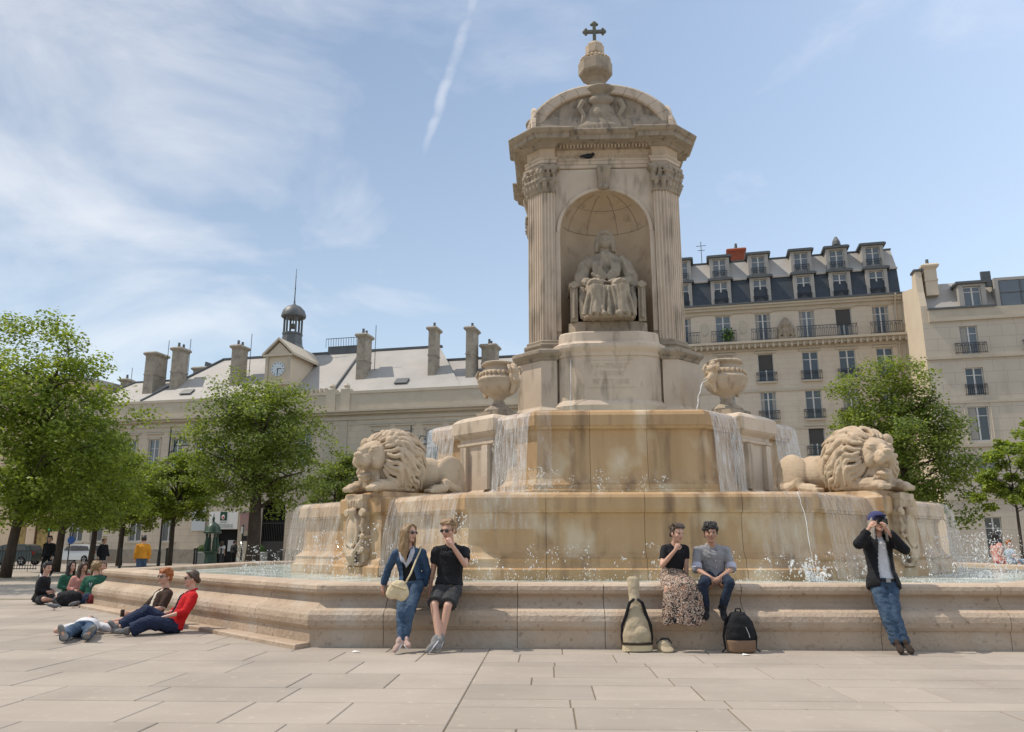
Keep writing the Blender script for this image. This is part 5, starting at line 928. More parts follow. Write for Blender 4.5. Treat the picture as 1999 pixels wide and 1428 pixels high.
# ================================================================== people
mat('skin', (.56, .335, .245), (.52, .30, .215), 6, rough=.5, spec=.4); mat('skin_tan', (.43, .245, .165), (.39, .215, .145), 6, rough=.5, spec=.4); mat('eye', (.02, .015, .012), rough=.2); mat('lip', (.38, .13, .11), rough=.45); mat('nail', (.6, .4, .32))
for nm, c in dict(hair_blond=(.30, .19, .09), hair_brown=(.075, .042, .024), hair_dark=(.018, .013, .011), hair_red=(.40, .12, .025), hair_short_brown=(.13, .075, .04), hair_fair=(.33, .20, .10), hair_grey=(.42, .38, .33)).items(): mat(nm, c, tuple(v * .6 for v in c), 30, rough=.45, spec=.45, bump=.6, bscale=90, bdist=.01)
for nm, c, c2 in (('denim', (.03, .06, .115), (.055, .095, .16)), ('jeans', (.03, .055, .095), (.075, .115, .175)), ('jeans_dark', (.013, .02, .038), (.025, .036, .06)), ('black_cloth', (.012, .012, .014), (.02, .02, .023)), ('charcoal', (.035, .035, .038), (.055, .055, .058)), ('shirt_grey', (.24, .235, .245), (.30, .295, .305)), ('cuff', (.42, .42, .50), (.48, .48, .55)), ('white_cloth', (.66, .65, .66), (.58, .57, .58)), ('scarf', (.38, .38, .42), (.52, .52, .56)), ('navy', (.016, .022, .05), (.025, .035, .07)), ('red_cloth', (.55, .018, .02), (.45, .012, .016)), ('brown_cloth', (.045, .026, .018), (.06, .036, .025)), ('cream', (.60, .52, .43), (.52, .45, .36)), ('khaki', (.34, .235, .14), (.30, .20, .12)), ('green_cloth', (.02, .085, .055), (.03, .11, .07)), ('orange_cloth', (.60, .27, .03), (.5, .21, .02)), ('pink', (.62, .30, .25), (.55, .25, .2)), ('pale_blue', (.35, .42, .50), (.28, .35, .43)), ('maroon', (.14, .02, .02), (.10, .014, .016)), ('shoe_grey', (.26, .25, .24), (.16, .155, .15)), ('shoe_pink', (.46, .32, .28), (.35, .24, .2)), ('shoe_dark', (.05, .035, .028), (.035, .025, .02)), ('tan_canvas', (.45, .37, .255), (.37, .30, .20)), ('bag_cream', (.66, .55, .36), (.58, .47, .30)), ('cap_navy', (.045, .05, .13), (.06, .065, .16))):
    mat(nm, c, c2, 7, rough=.85, spec=.2, bump=.9, bscale=17, bdist=.02)
mat('sole', (.12, .115, .11), rough=.8); mat('lens', (.012, .01, .01), rough=.08, spec=.8)
def frame(f, u):
    f = Vector(f).normalized(); u = Vector(u); r = f.cross(u).normalized(); u = r.cross(f).normalized(); return Matrix((r, f, u)).transposed()      # columns: right, forward, up
class Person:
    def __init__(s, label, base, J, face=(0, -1, 0), up=(0, 0, 1), size=1.0, skin='skin', hands=None, vox=.011, group=None, cat='person', fat=1.0, torso_f=(0, -1, 0)):
        s.J = {k: Vector(v) for k, v in J.items()}; s.J['sA'] -= Vector((0, 0, .022)) if abs(s.J['nk'].z - s.J['hd'].z) > .1 else Vector(); s.J['sB'] -= Vector((0, 0, .022)) if abs(s.J['nk'].z - s.J['hd'].z) > .1 else Vector(); s.fat = fat; s.sz = size; s.vox = vox; s.skin = skin; s.root = thing('person', label, cat, (base[0], base[1], base[2] if len(base) > 2 else 0), 0, group)
        s.HF = frame(face, up); s.tf = Vector(torso_f).normalized(); s.hands = hands or {}; s.body()
    def limb(s, b, ks, rs, n=12):
        pts = [s.J[k] if isinstance(k, str) else k for k in ks]
        for i in range(len(pts) - 1): m = pts[i].lerp(pts[i + 1], .45); b.tube([pts[i], m, pts[i + 1]], [rs[i], (rs[i] * .55 + rs[i + 1] * .45) * 1.06, rs[i + 1]], n)
        for p, r in zip(pts[1:-1], rs[1:-1]): b.ell(p, r)
    def lat(s, t):
        J = s.J; lo = (J['hB'] - J['hA']).normalized(); hi = (J['sB'] - J['sA']).normalized(); return lo.lerp(hi, t).normalized()
    def torso(s, b, infl=0.0, z0=-.10, z1=1.0, flare=0.0, girth=1.0):
        J = s.J; k = s.sz; spine = [(J['pv'], 0.0), (J['ch'], .58), (J['nk'], 1.0)]
        def at(t):
            if t <= .58: return J['pv'].lerp(J['ch'], t / .58)
            return J['ch'].lerp(J['nk'], (t - .58) / .42)
        rows = [(-.16, .150, .105), (-.08, .165, .118), (.02, .166, .12), (.20, .145, .105), (.40, .152, .108), (.60, .170, .118), (.78, .176, .115), (.90, .150, .092), (.98, .080, .07)]
        R = []; spd = (J['nk'] - J['pv'])
        for t, w, d in rows:
            if t < z0 - .001 or t > z1 + .001: continue
            c = at(t) if t >= 0 else J['pv'] + (J['pv'] - J['ch']).normalized() * (-t * spd.length); la = s.lat(max(0, min(1, t))); up = (J['ch'] - J['pv'] if t < .58 else J['nk'] - J['ch']).normalized(); fw = la.cross(up).normalized(); la = up.cross(fw).normalized()
            fl = flare * max(0, .25 - t); W_ = (w * k * s.fat * girth + infl + fl); D_ = (d * k * s.fat * girth + infl + fl)
            R.append([c + la * (W_ * (abs(cos(a)) ** .85) * (1 if cos(a) > 0 else -1)) + fw * (D_ * sin(a)) for a in [2 * pi * i / 20 for i in range(20)]])
        b.rings(R, True)
        if z1 > .85:
            for q in 'AB': b.ell(s.J['s' + q].lerp(s.J['nk'], .12), .054 * k * s.fat + infl * .8); b.tube([s.J['nk'].lerp(s.J['ch'], .15), s.J['s' + q]], [.07 * k + infl * .6, .050 * k * s.fat + infl * .8], 10)
        s.at = at
    def body(s):
        b = MB(); J = s.J; k = s.sz; K = MB(); s.torso(b, -.012)
        for q in 'AB':
            s.limb(b, ['s' + q, 'e' + q, 'w' + q], [.05 * k, .040 * k, .027 * k]); s.limb(b, ['h' + q, 'k' + q, 'a' + q], [.082 * k, .056 * k, .036 * k])
            m = J['k' + q].lerp(J['a' + q], .3); bk = (J['h' + q] + J['a' + q]) / 2 - J['k' + q]; bk = bk.normalized() * .012 if bk.length > .02 else Vector((0, .012, 0)); b.ell(m + bk, (.05 * k, .05 * k, .085 * k), (J['a' + q] - J['k' + q]).to_track_quat('Z', 'Y').to_matrix())
            b.tube([J['a' + q], J['t' + q] + (J['a' + q] - J['t' + q]) * .5], [.036 * k, .02 * k], 8)
            hs = s.hands.get(q, {}); fd = (J['w' + q] - J['e' + q]).normalized(); d = Vector(hs.get('dir', fd)).normalized(); pn = Vector(hs.get('palm', (0, 1, 0))); pn = (pn - d * pn.dot(d)).normalized(); sd_ = d.cross(pn); curl = hs.get('curl', .35); w0 = J['w' + q]
            b.tube([w0, w0 + d * .03], [.027 * k, .028 * k], 8); Rm = Matrix((sd_, pn, d)).transposed(); b.ell(w0 + d * .055 * k, (.040 * k, .019 * k, .052 * k), Rm)
            for i, (o_, L) in enumerate(((-.029, .062), (-.010, .074), (.010, .070), (.028, .056))):
                p = w0 + d * (.085 - abs(o_) * .25) * k + sd_ * o_ * k; pts = [p - d * .02]; ang = 0
                for sg in range(3): pts.append(p); ang += curl * (.75, 1.1, .8)[sg]; p = p + (d * cos(ang) + pn * sin(ang) + sd_ * o_ * 1.2) * L * k * (.45, .32, .26)[sg]
                pts.append(p); K.tube(pts, [.0088 * k, .0092 * k, .0086 * k, .0078 * k, .005 * k], 6)
            ts = hs.get('thumb', -1 if q == 'A' else 1); p = w0 + d * .025 * k + sd_ * ts * .028 * k; K.tube([p - sd_ * ts * .01, p + d * .028 * k + sd_ * ts * .022 * k + pn * .006, p + d * .055 * k + sd_ * ts * .026 * k + pn * .018, p + d * .075 * k + sd_ * ts * .02 * k + pn * .03], [.012 * k, .0115 * k, .0105 * k, .006 * k], 6)
        Fm = s.HF; hc = J['hd']; kh = k; k = k * 1.13; T = lambda x, y, z: hc + Fm @ Vector((x * k, y * k, z * k)); kk = lambda *r: tuple(v * k for v in r)
        b.ell(T(0, -.008, .028), kk(.074, .092, .088), Fm, 20, 14); b.ell(T(0, .012, -.02), kk(.068, .078, .075), Fm, 18, 12); b.ell(T(0, .024, -.066), kk(.050, .058, .046), Fm, 16, 10); b.ell(T(0, .066, -.092), kk(.024, .022, .02), Fm)
        b.tube([T(0, .082, .02), T(0, .108, -.022)], [.009 * k, .015 * k], 8); b.ell(T(0, .092, -.03), kk(.019, .014, .011), Fm); b.tube([T(-.04, .077, .028), T(0, .086, .032), T(.04, .077, .028)], [.012 * k] * 3, 7)
        for sx in (-1, 1): b.ell(T(sx * .076, -.004, -.012), kk(.012, .022, .032), Fm); b.ell(T(sx * .042, .06, -.022), kk(.022, .02, .02), Fm)
        b.tube([J['nk'] - Vector((0, 0, .03)), J['nk'].lerp(hc, .4) , T(0, -.015, -.06)], [.062 * k, .052 * k, .05 * k], 12)
        me_k = len(K.f)
        for sx in (-1, 1): K.ell(T(sx * .031, .079, .008), kk(.0135, .007, .0075), Fm, 8, 6, 1); K.tube([T(sx * .014, .088, .026), T(sx * .032, .086, .031), T(sx * .048, .076, .026)], [.003, .004, .003], 5, 1)
        K.ell(T(0, .083, -.061), kk(.022, .008, .0075), Fm, 10, 6, 2)
        me = sculpt(b, s.vox, 2, None, K); n0 = len(me.polygons) - len(K.f)
        for nm in (s.skin, 'eye', 'lip'): me.materials.append(M[nm])
        me.polygons.foreach_set('material_index', [0] * n0 + K.m); s.T = T; s.kk = kk; s.bodyo = link(bpy.data.objects.new('body', me), s.root)
    def put(s, name, mb, m, disp=None, it=2, vox=None, cut=None, keep=None, parent=None):
        me = sculpt(mb, vox or s.vox, it, disp, keep)
        if cut:
            bm = bmesh.new(); bm.from_mesh(me); bmesh.ops.delete(bm, geom=[v for v in bm.verts if cut(v.co)], context='VERTS'); bm.to_mesh(me); bm.free()
        me.materials.append(M[m]); return link(bpy.data.objects.new(name, me), parent or s.root)
    fold = staticmethod(lambda amp=.006, f=9: (lambda p, n: amp * (1.1 * fbm(p, (f, f, f * .55)) + 1.6 * (.35 - abs(fbm((p[0] + 3 + p[2] * .4, p[1], p[2] + p[0] * .5), (f * 1.2, f * 1.2, f * 2.0)))))))
    def top(s, name, m, sleeve=1.0, infl=.014, z0=-.08, flare=0.0, amp=.009, openw=None, girth=1.0, collar=False, cuff=None):
        b = MB(); s.torso(b, infl, z0, .95, flare, girth); k = s.sz
        for q in 'AB':
            S, E, Wr = s.J['s' + q], s.J['e' + q], s.J['w' + q]; r0, r1, r2 = .050 * k * s.fat + infl, .043 * k + infl, .032 * k + infl * .9; b.ell(S, r0)
            if sleeve <= 1: e = S.lerp(E, sleeve); b.tube([S, S.lerp(e, .5), e], [r0, r0, r0 * .97], 12)
            else:
                b.tube([S, S.lerp(E, .5), E], [r0, r0 * .98, r1], 12); b.ell(E, r1); e = E.lerp(Wr, sleeve - 1); b.tube([E, E.lerp(e, .5), e], [r1, (r1 + r2) * .5, r2 + .004], 12)
            if cuff: b2 = MB(); e0 = S.lerp(E, .72); b2.tube([e0, E.lerp(Wr, .08)], [r1 + .016, r1 + .014], 12); s.put('cuff', b2, cuff, None, 1)
        cut = None
        if openw:
            J = s.J
            def cut(p):
                p = Vector(p); h = (p - J['pv']).dot(J['nk'] - J['pv']) / (J['nk'] - J['pv']).length_squared; c = s.at(max(0, min(1, h))) if h > 0 else J['pv']; la = s.lat(max(0, min(1, h))); fw = la.cross((J['nk'] - J['pv']).normalized()); r = p - c
                w = openw[0] + (openw[1] - openw[0]) * max(-.2, min(1, h)); off = openw[2] if len(openw) > 2 else 0
                return h < 1.02 and abs(r.dot(la) - off) < w and r.dot(fw) > .02
        o = s.put(name, b, m, s.fold(amp), 2, cut=cut)
        if collar:
            c = MB(); nk = s.J['nk']; la = s.lat(1); fw = s.tf
            for sx in (-1, 1): c.tube([nk + la * sx * .065 - fw * .03 + Vector((0, 0, .045)), nk + la * sx * .07 + fw * .04 + Vector((0, 0, .025)), nk + la * sx * .045 + fw * .095 + Vector((0, 0, -.045))], [.02, .022, .012], 7)
            c.tube([nk - la * .065 - fw * .03 + Vector((0, 0, .045)), nk - fw * .075 + Vector((0, 0, .055)), nk + la * .065 - fw * .03 + Vector((0, 0, .045))], [.02, .02, .02], 7); s.put('collar', c, m, None, 1, .009, parent=o)
        return o
    def bottom(s, name, m, leg=1.9, infl=.012, wide=0.0, amp=.008):
        b = MB(); k = s.sz; s.torso(b, infl * .9, -.16, .05)
        for q in 'AB':
            Hh, Kn, An = s.J['h' + q], s.J['k' + q], s.J['a' + q]; r0, r1, r2 = .088 * k * s.fat + infl, .062 * k + infl + wide * .4, .046 * k + infl + wide; b.ell(Hh, r0)
            if leg <= 1: e = Hh.lerp(Kn, leg); b.tube([Hh, Hh.lerp(e, .5), e], [r0, r0 * .97, r0 * .92 + wide], 14)
            else: b.tube([Hh, Hh.lerp(Kn, .5), Kn], [r0, (r0 + r1) * .5, r1], 14); b.ell(Kn, r1); e = Kn.lerp(An, leg - 1); b.tube([Kn, Kn.lerp(e, .5), e], [r1, (r1 + r2) * .5, r2], 14)
        return s.put(name, b, m, s.fold(amp, 12), 2)
    def shoes(s, m, sole='sole', high=.03, q='AB', side=False):
        for c in q:
            a, t = s.J['a' + c], s.J['t' + c]; d = (t - a); up = Vector((0, 0, 1)); dn = d.normalized(); fl = Vector(d); 
            foot_up = -(dn.cross(dn.cross((a - s.J['k' + c]).normalized() * -1))).normalized() if abs(dn.dot((a - s.J['k' + c]).normalized())) < .98 else up
            low = a - foot_up * .0; heel = t - dn * (d.length + .06) ; b = MB(); Rm = Matrix((dn.cross(foot_up), dn, foot_up)).transposed(); L = max(d.length + .07, .22); c0 = t - dn * L * .5; k = s.sz
            b.ell(t - dn * L * .25 + foot_up * .035, (.046 * k, L * .28, .038), Rm); b.ell(t - dn * L * .72 + foot_up * .045, (.040 * k, L * .30, .05), Rm); b.ell(c0 + foot_up * .028, (.042 * k, L * .5, .03), Rm); b.tube([a, a.lerp(t - dn * L * .72, .6)], [.045 * k, .045 * k], 9); b.ell(a, .056 * k)
            o = s.put('shoe', b, m, None, 1, .009); so_ = MB(); so_.ell(c0 + foot_up * .008, (.047 * k, L * .52, .016), Rm, 18, 8); obj('sole', so_, sole, o, smooth=True)
    def hair(s, m, kind='short', long_=.3, amp=.012, frq=32):
        b = MB(); T, kk, Fm = s.T, s.kk, s.HF; b.ell(T(0, -.026, .038), kk(.083, .092, .092), Fm, 20, 14)
        if kind in ('short', 'curly', 'quiff'):
            for i in range(7): x = -.06 + .02 * i; b.tube([T(x, -.02, .125), T(x * 1.02, .04, .115), T(x * 1.05, .072, .082)], [.02 * s.sz, .022 * s.sz, .010 * s.sz], 7)
            for sx in (-1, 1): b.tube([T(sx * .076, -.02, .05), T(sx * .079, .012, .01), T(sx * .078, .02, -.02)], [.018, .012, .006], 6); b.ell(T(sx * .055, -.062, -.02), kk(.028, .03, .045), Fm)
            if kind == 'curly':
                rc = random.Random(3)
                for i in range(60): d = Vector((rc.gauss(0, 1), rc.gauss(-.1, 1), abs(rc.gauss(.3, .8)))).normalized(); b.ell(T(d.x * .088, d.y * .092 - .015, .035 + d.z * .098), kk(.02, .02, .02))
        elif kind == 'bun':
            b.ell(T(0, -.1, -.03), kk(.04, .04, .045)); 
            for sx in (-1, 1): b.tube([T(0, .065, .095), T(sx * .05, .05, .08), T(sx * .082, .0, .03), T(sx * .06, -.07, -.02)], [.016, .02, .02, .02], 7)
        elif kind == 'long':
            rc = random.Random(5)
            for i in range(22):
                a = -2.25 + 4.5 * i / 21; x, y = .08 * sin(a), -.02 - .082 * cos(a); e = long_ * rc.uniform(.8, 1.1); dn = Vector((0, 0, -1)); p0 = T(x * .6, y * .5, .115); p1 = T(x * 1.08, y * 1.05, .03); p2 = T(x * 1.12, y * 1.05, -.08); p3 = p2 + dn * e * .5 + (p2 - s.J['hd']) * .10; p4 = p3 + dn * e * .5 + Vector((rc.uniform(-.015, .015), rc.uniform(-.01, .01), 0)); b.tube([p0, p1, p2, p3, p4], [.02, .024, .023, .02, .007], 7)
            for sx in (-1, 1): b.tube([T(0, .045, .12), T(sx * .05, .055, .095), T(sx * .082, .03, .02), T(sx * .088, .01, -.06)], [.016, .022, .022, .02], 7)
        kp = MB(); rk = random.Random(8)
        for i in range(110 if s.vox < .012 else 0):
            d = Vector((rk.gauss(0, 1), rk.gauss(-.35, .8), abs(rk.gauss(.5, .7)))).normalized(); p0 = T(d.x * .082, d.y * .09 - .024, .04 + d.z * .09); tn = Vector((0, 0, -1)) if kind == 'long' else Vector((rk.uniform(-1, 1), rk.uniform(-1, 1), rk.uniform(-.2, .6)))
            ou = (p0 - s.J['hd']).normalized(); L_h = (long_ * rk.uniform(.3, 1.0) if kind == 'long' else .03); kp.tube([p0 - ou * .006, p0 + ou * .014 + tn * L_h * .4, p0 + ou * (.022 if kind == 'long' else .01) + tn * L_h], [.0035, .003, .001], 4)
        return s.put('hair', b, m, keep=kp if kp.v else None, it=1, vox=min(s.vox, .010), disp=lambda p, n: amp * fbm(p, (frq, frq, frq * (.35 if kind == 'long' else 1))))
    def glasses(s, m='lens'):
        g = MB(); T, Fm, kk = s.T, s.HF, s.kk
        for sx in (-1, 1): g.ell(T(sx * .033, .093, .006), kk(.029, .006, .020), Fm, 12, 8); g.tube([T(sx * .058, .088, .012), T(sx * .078, .05, .012), T(sx * .080, -.01, .006)], .0035, 5)
        g.tube([T(-.012, .098, .014), T(.012, .098, .014)], .004, 5); obj('sunglasses', g, m, s.root, smooth=True)
def stand(h=1.75, walk=.0, arm=.0, rz=0.0):
    k = h / 1.75; J = dict(hd=(0, -.02, 1.63), nk=(0, 0, 1.43), ch=(0, .01, 1.25), pv=(0, 0, .95), sA=(-.19, 0, 1.40), sB=(.19, 0, 1.40), eA=(-.24, .03 + walk * .12, 1.11), eB=(.24, .03 - walk * .12, 1.11), wA=(-.24, -.06 + walk * .2, .87), wB=(.24, -.06 - walk * .2, .87), hA=(-.09, 0, .90), hB=(.09, 0, .90), kA=(-.10, -.03 - walk * .22, .50), kB=(.10, -.03 + walk * .08, .50), aA=(-.10, .02 - walk * .28, .09), aB=(.10, .02 + walk * .36, .09 + walk * .08), tA=(-.12, -.17 - walk * .28, .01), tB=(.12, -.17 + walk * .38, .01))
    Rm = Matrix.Rotation(rz, 3, 'Z'); return {q: tuple(Rm @ (Vector(v) * k)) for q, v in J.items()}
def sit(rz=0.0, lean=.15, knees='up', k=1.0, side=0.0):
    # seated on the ground, legs along -y before turning
    J = dict(pv=(0, 0, .13), ch=(0, lean * .55, .43), nk=(0, lean * .9, .62), hd=(0, lean * .9 - .03, .84), sA=(-.18, lean * .85, .59), sB=(.18, lean * .85, .59), eA=(-.24, lean * .4, .34), eB=(.24, lean * .4, .34), wA=(-.14, -.18, .30), wB=(.14, -.18, .30), hA=(-.09, -.02, .11), hB=(.09, -.02, .11))
    if knees == 'up': J.update(kA=(-.12, -.34, .42), kB=(.12, -.36, .40), aA=(-.12, -.58, .09), aB=(.12, -.62, .09), tA=(-.13, -.78, .03), tB=(.13, -.82, .03))
    elif knees == 'flat': J.update(kA=(-.11, -.44, .14), kB=(.12, -.44, .12), aA=(-.09, -.86, .08), aB=(.10, -.88, .08), tA=(-.12, -.94, .23), tB=(.15, -.96, .22))
    else: J.update(kA=(-.34, -.22, .14), kB=(.34, -.22, .14), aA=(.05, -.32, .07), aB=(-.05, -.36, .07), tA=(.2, -.38, .05), tB=(-.2, -.40, .05))
    Rm = Matrix.Rotation(rz, 3, 'Z'); return {q: tuple(Rm @ (Vector(v) * k)) for q, v in J.items()}
POSE = {
'denim': ((-1.42, 11.0), {'hd': (-0.024, 0.44, 1.535), 'nk': (-0.045, 0.49, 1.303), 'ch': (-0.037, 0.52, 1.155), 'pv': (0.016, 0.5, 0.871), 'sA': (-0.217, 0.49, 1.275), 'sB': (0.15, 0.49, 1.282), 'eA': (-0.327, 0.56, 1.043), 'eB': (0.223, 0.54, 1.029), 'wA': (-0.397, 0.64, 0.816), 'wB': (0.181, 0.58, 0.799), 'hA': (-0.065, 0.47, 0.838), 'hB': (0.106, 0.47, 0.838), 'kA': (-0.07, 0.17, 0.48), 'kB': (0.047, 0.12, 0.464), 'aA': (-0.033, -0.02, 0.116), 'aB': (0.001, 0.03, 0.123), 'tA': (-0.078, -0.2, 0.011), 'tB': (0.076, -0.12, 0.051)}),
'blackshirt': ((-0.95, 11.0), {'hd': (0.056, 0.4, 1.583), 'nk': (0.091, 0.47, 1.345), 'ch': (0.091, 0.5, 1.177), 'pv': (0.071, 0.47, 0.824), 'sA': (-0.117, 0.47, 1.303), 'sB': (0.292, 0.47, 1.31), 'eA': (-0.156, 0.56, 1.05), 'eB': (0.305, 0.3, 1.111), 'wA': (-0.207, 0.62, 0.783), 'wB': (0.119, 0.18, 1.386), 'hA': (-0.033, 0.45, 0.777), 'hB': (0.158, 0.45, 0.777), 'kA': (-0.095, 0.17, 0.586), 'kB': (0.087, 0.14, 0.574), 'aA': (-0.007, -0.02, 0.154), 'aB': (0.011, 0.08, 0.156), 'tA': (-0.128, -0.18, 0.002), 'tB': (-0.03, -0.1, 0.017)}),
'skirt': ((2.1, 11.3), {'hd': (0.238, 0.22, 1.536), 'nk': (0.21, 0.3, 1.359), 'ch': (0.208, 0.32, 1.224), 'pv': (0.166, 0.35, 0.963), 'sA': (0.064, 0.3, 1.345), 'sB': (0.362, 0.3, 1.345), 'eA': (-0.003, 0.15, 1.101), 'eB': (0.359, 0.3, 1.119), 'wA': (0.159, 0.02, 1.304), 'wB': (0.363, 0.3, 0.902), 'hA': (0.086, 0.32, 0.922), 'hB': (0.23, 0.32, 0.922), 'kA': (0.006, -0.15, 0.806), 'kB': (0.24, -0.15, 0.793), 'aA': (-0.001, -0.17, 0.431), 'aB': (0.169, -0.21, 0.434), 'tA': (-0.048, -0.29, 0.35), 'tB': (0.035, -0.32, 0.359)}),
'greyshirt': ((2.75, 11.3), {'hd': (0.058, 0.21, 1.543), 'nk': (0.081, 0.29, 1.345), 'ch': (0.078, 0.31, 1.203), 'pv': (0.119, 0.34, 0.893), 'sA': (-0.117, 0.29, 1.309), 'sB': (0.289, 0.29, 1.309), 'eA': (-0.175, 0.19, 1.052), 'eB': (0.334, 0.19, 1.052), 'wA': (-0.039, -0.05, 0.943), 'wB': (0.109, -0.05, 0.956), 'hA': (0.018, 0.29, 0.854), 'hB': (0.205, 0.29, 0.854), 'kA': (-0.18, -0.22, 0.876), 'kB': (0.178, -0.22, 0.876), 'aA': (-0.152, -0.14, 0.527), 'aB': (0.076, -0.14, 0.553), 'tA': (-0.174, -0.26, 0.393), 'tB': (0.044, -0.28, 0.388)}),
'photog': ((5.0, 11.0), {'hd': (0.127, 0.37, 1.674), 'nk': (0.122, 0.42, 1.471), 'ch': (0.098, 0.39, 1.296), 'pv': (0.073, 0.27, 0.888), 'sA': (-0.057, 0.39, 1.457), 'sB': (0.28, 0.39, 1.471), 'eA': (-0.273, 0.15, 1.386), 'eB': (0.366, 0.17, 1.318), 'wA': (-0.12, 0.1, 1.598), 'wB': (0.115, 0.1, 1.577), 'hA': (-0.029, 0.24, 0.842), 'hB': (0.152, 0.24, 0.842), 'kA': (-0.036, 0.02, 0.472), 'kB': (0.066, 0.02, 0.472), 'aA': (0.021, -0.08, 0.116), 'aB': (0.115, -0.08, 0.116), 'tA': (-0.015, -0.27, 0.001), 'tB': (0.115, -0.27, 0.001)}),
}
def vdir(a): return (sin(a), -cos(a), 0)
# ---- woman in a denim jacket, leaning on the rim
b, J = POSE['denim']
p = Person('woman in denim jacket and grey scarf leaning on the rim, cream shoulder bag', b, J, (.80, -.58, .02), (.02, .05, 1), .95, 'skin', dict(A=dict(dir=(-.1, .1, -1), palm=(.6, .7, 0), curl=.3), B=dict(dir=(-.15, -.1, -1), palm=(-1, .2, 0), curl=.5)), group='people leaning on the rim')
p.top('black_top', 'black_cloth', .3, .004, -.04, 0, .003); p.bottom('jeans', 'jeans', 1.96, .008); p.top('denim_jacket', 'denim', 1.93, .016, -.06, .05, .010, (.085, .05), collar=True); p.shoes('shoe_pink', 'white_cloth'); p.hair('hair_blond', 'long', .30); p.glasses()
sc_ = MB(); n_ = p.J['nk']
for i in range(5):
    o_ = (i - 2) * .012; sc_.tube([n_ + Vector((-.07 + o_ * .5, -.02, .05)), n_ + Vector((-.075 + o_, -.10, -.03)), n_ + Vector((-.045 + o_, -.135, -.14)), n_ + Vector((.0, -.14 - abs(o_) * .2, -.205 - o_)), n_ + Vector((.045 + o_, -.13, -.13)), n_ + Vector((.075 + o_, -.09, -.02)), n_ + Vector((.07 + o_ * .5, -.02, .05)), n_ + Vector((0, .06, .06))], [.013] * 8, 7)
p.put('scarf', sc_, 'scarf', None, 1, .007)
ba = thing('shoulder_bag', 'cream canvas shoulder bag hanging at the hip of the denim woman', 'bag', (b[0], b[1], 0)); g = MB(); g.ell((-.13, .10, .80), (.15, .05, .10), (0, -.55, 0)); g.ell((-.06, .10, .76), (.10, .055, .12)); g.ell((-.18, .10, .735), (.10, .045, .07)); me = sculpt(g, .009, 2, lambda q, n: .006 * fbm(q, (14, 14, 14))); me.materials.append(M['bag_cream']); link(bpy.data.objects.new('pouch', me), ba)
st_ = MB(); st_.tube([(-.02, .08, .86), (.05, .13, 1.0), (.10, .33, 1.19), (.13, .41, 1.28), (.145, .48, 1.36), (.10, .56, 1.30)], .012, 6); obj('strap', st_, 'bag_cream', ba, smooth=True); obj('flap', MB().tube([(-.2, .055, .86), (-.1, .045, .83), (.0, .05, .8)], .012, 6), 'bag_cream', ba)
# ---- man in black
b, J = POSE['blackshirt']
p = Person('man in black shirt and black shorts leaning on the rim, hand at his mouth', b, J, (-.42, -.88, -.22), (-.05, -.1, 1), 1.02, 'skin', dict(A=dict(dir=(-.1, .2, -1), palm=(1, 0, 0), curl=.3), B=dict(dir=(-.45, .25, .85), palm=(-.5, .8, -.2), curl=1.05)), fat=1.06, group='people leaning on the rim')
p.bottom('shorts', 'charcoal', .90, .014, .012, .01); p.top('shirt', 'black_cloth', .62, .016, -.06, .03, .011, collar=True); p.shoes('shoe_grey', 'white_cloth'); p.hair('hair_fair', 'short', amp=.008); p.glasses()
# ---- seated woman in the patterned skirt
def pattern_mat():
    m = bpy.data.materials.new('patterned_cloth'); m.use_nodes = True; t = m.node_tree; N = t.nodes; L = t.links.new; q = N['Principled BSDF']; q.inputs['Roughness'].default_value = .8
    co = N.new('ShaderNodeTexCoord'); n = N.new('ShaderNodeTexNoise'); n.inputs['Scale'].default_value = 20; n.inputs['Detail'].default_value = 2; n.inputs['Distortion'].default_value = 2.2; L(co.outputs['Object'], n.inputs[0]); r = N.new('ShaderNodeValToRGB'); r.color_ramp.interpolation = 'CONSTANT'; e = r.color_ramp.elements
    e[0].position = 0; e[0].color = (.03, .018, .014, 1); e[1].position = .49; e[1].color = (.55, .45, .36, 1); x = e.new(.555); x.color = (.30, .13, .07, 1); x = e.new(.62); x.color = (.03, .018, .014, 1); L(n.outputs[0], r.inputs[0]); L(r.outputs[0], q.inputs['Base Color']); M['patterned_cloth'] = m
pattern_mat()
b, J = POSE['skirt']
p = Person('woman in black top and long patterned skirt sitting on the rim, hand at her chin', b, J, (.46, -.85, -.16), (.06, -.05, 1), .92, 'skin', dict(A=dict(dir=(.45, -.1, .85), palm=(.3, .9, -.1), curl=.75), B=dict(dir=(.1, -.1, -.6), palm=(0, .4, -1), curl=.15)), group='people sitting on the rim')
p.top('black_top', 'black_cloth', .66, .010, -.02, 0, .004)
sk = MB(); Jv = p.J; pv = Jv['pv']; R = []
def sk_ring(c, rx, ry, z, wob, ph=0, n=44): return [(c[0] + rx * cos(a) * (1 + wob * sin(7 * a + ph)), c[1] + ry * sin(a) * (1 + wob * cos(5 * a + ph)), z + .02 * sin(3 * a + ph) * wob * 10) for a in [2 * pi * i / n for i in range(n)]]
sk.rings([sk_ring((pv.x, pv.y), .145, .115, 1.06, .0), sk_ring((pv.x, pv.y - .03), .175, .16, .99, .01), sk_ring((pv.x + .01, pv.y - .20), .21, .31, .935, .02), sk_ring((pv.x + .03, pv.y - .34), .25, .29, .86, .03), sk_ring((pv.x + .05, pv.y - .53), .26, .14, .74, .06), sk_ring((pv.x + .03, pv.y - .56), .265, .13, .60, .09, .5), sk_ring((pv.x + .02, pv.y - .58), .275, .135, .46, .12, 1), sk_ring((pv.x + .01, pv.y - .59), .26, .13, .345, .14, 1.4)])
p.put('skirt', sk, 'patterned_cloth', lambda q, n: .014 * noise.noise(Vector((q[0] * 22, q[1] * 10, q[2] * 3))), 1, .011)
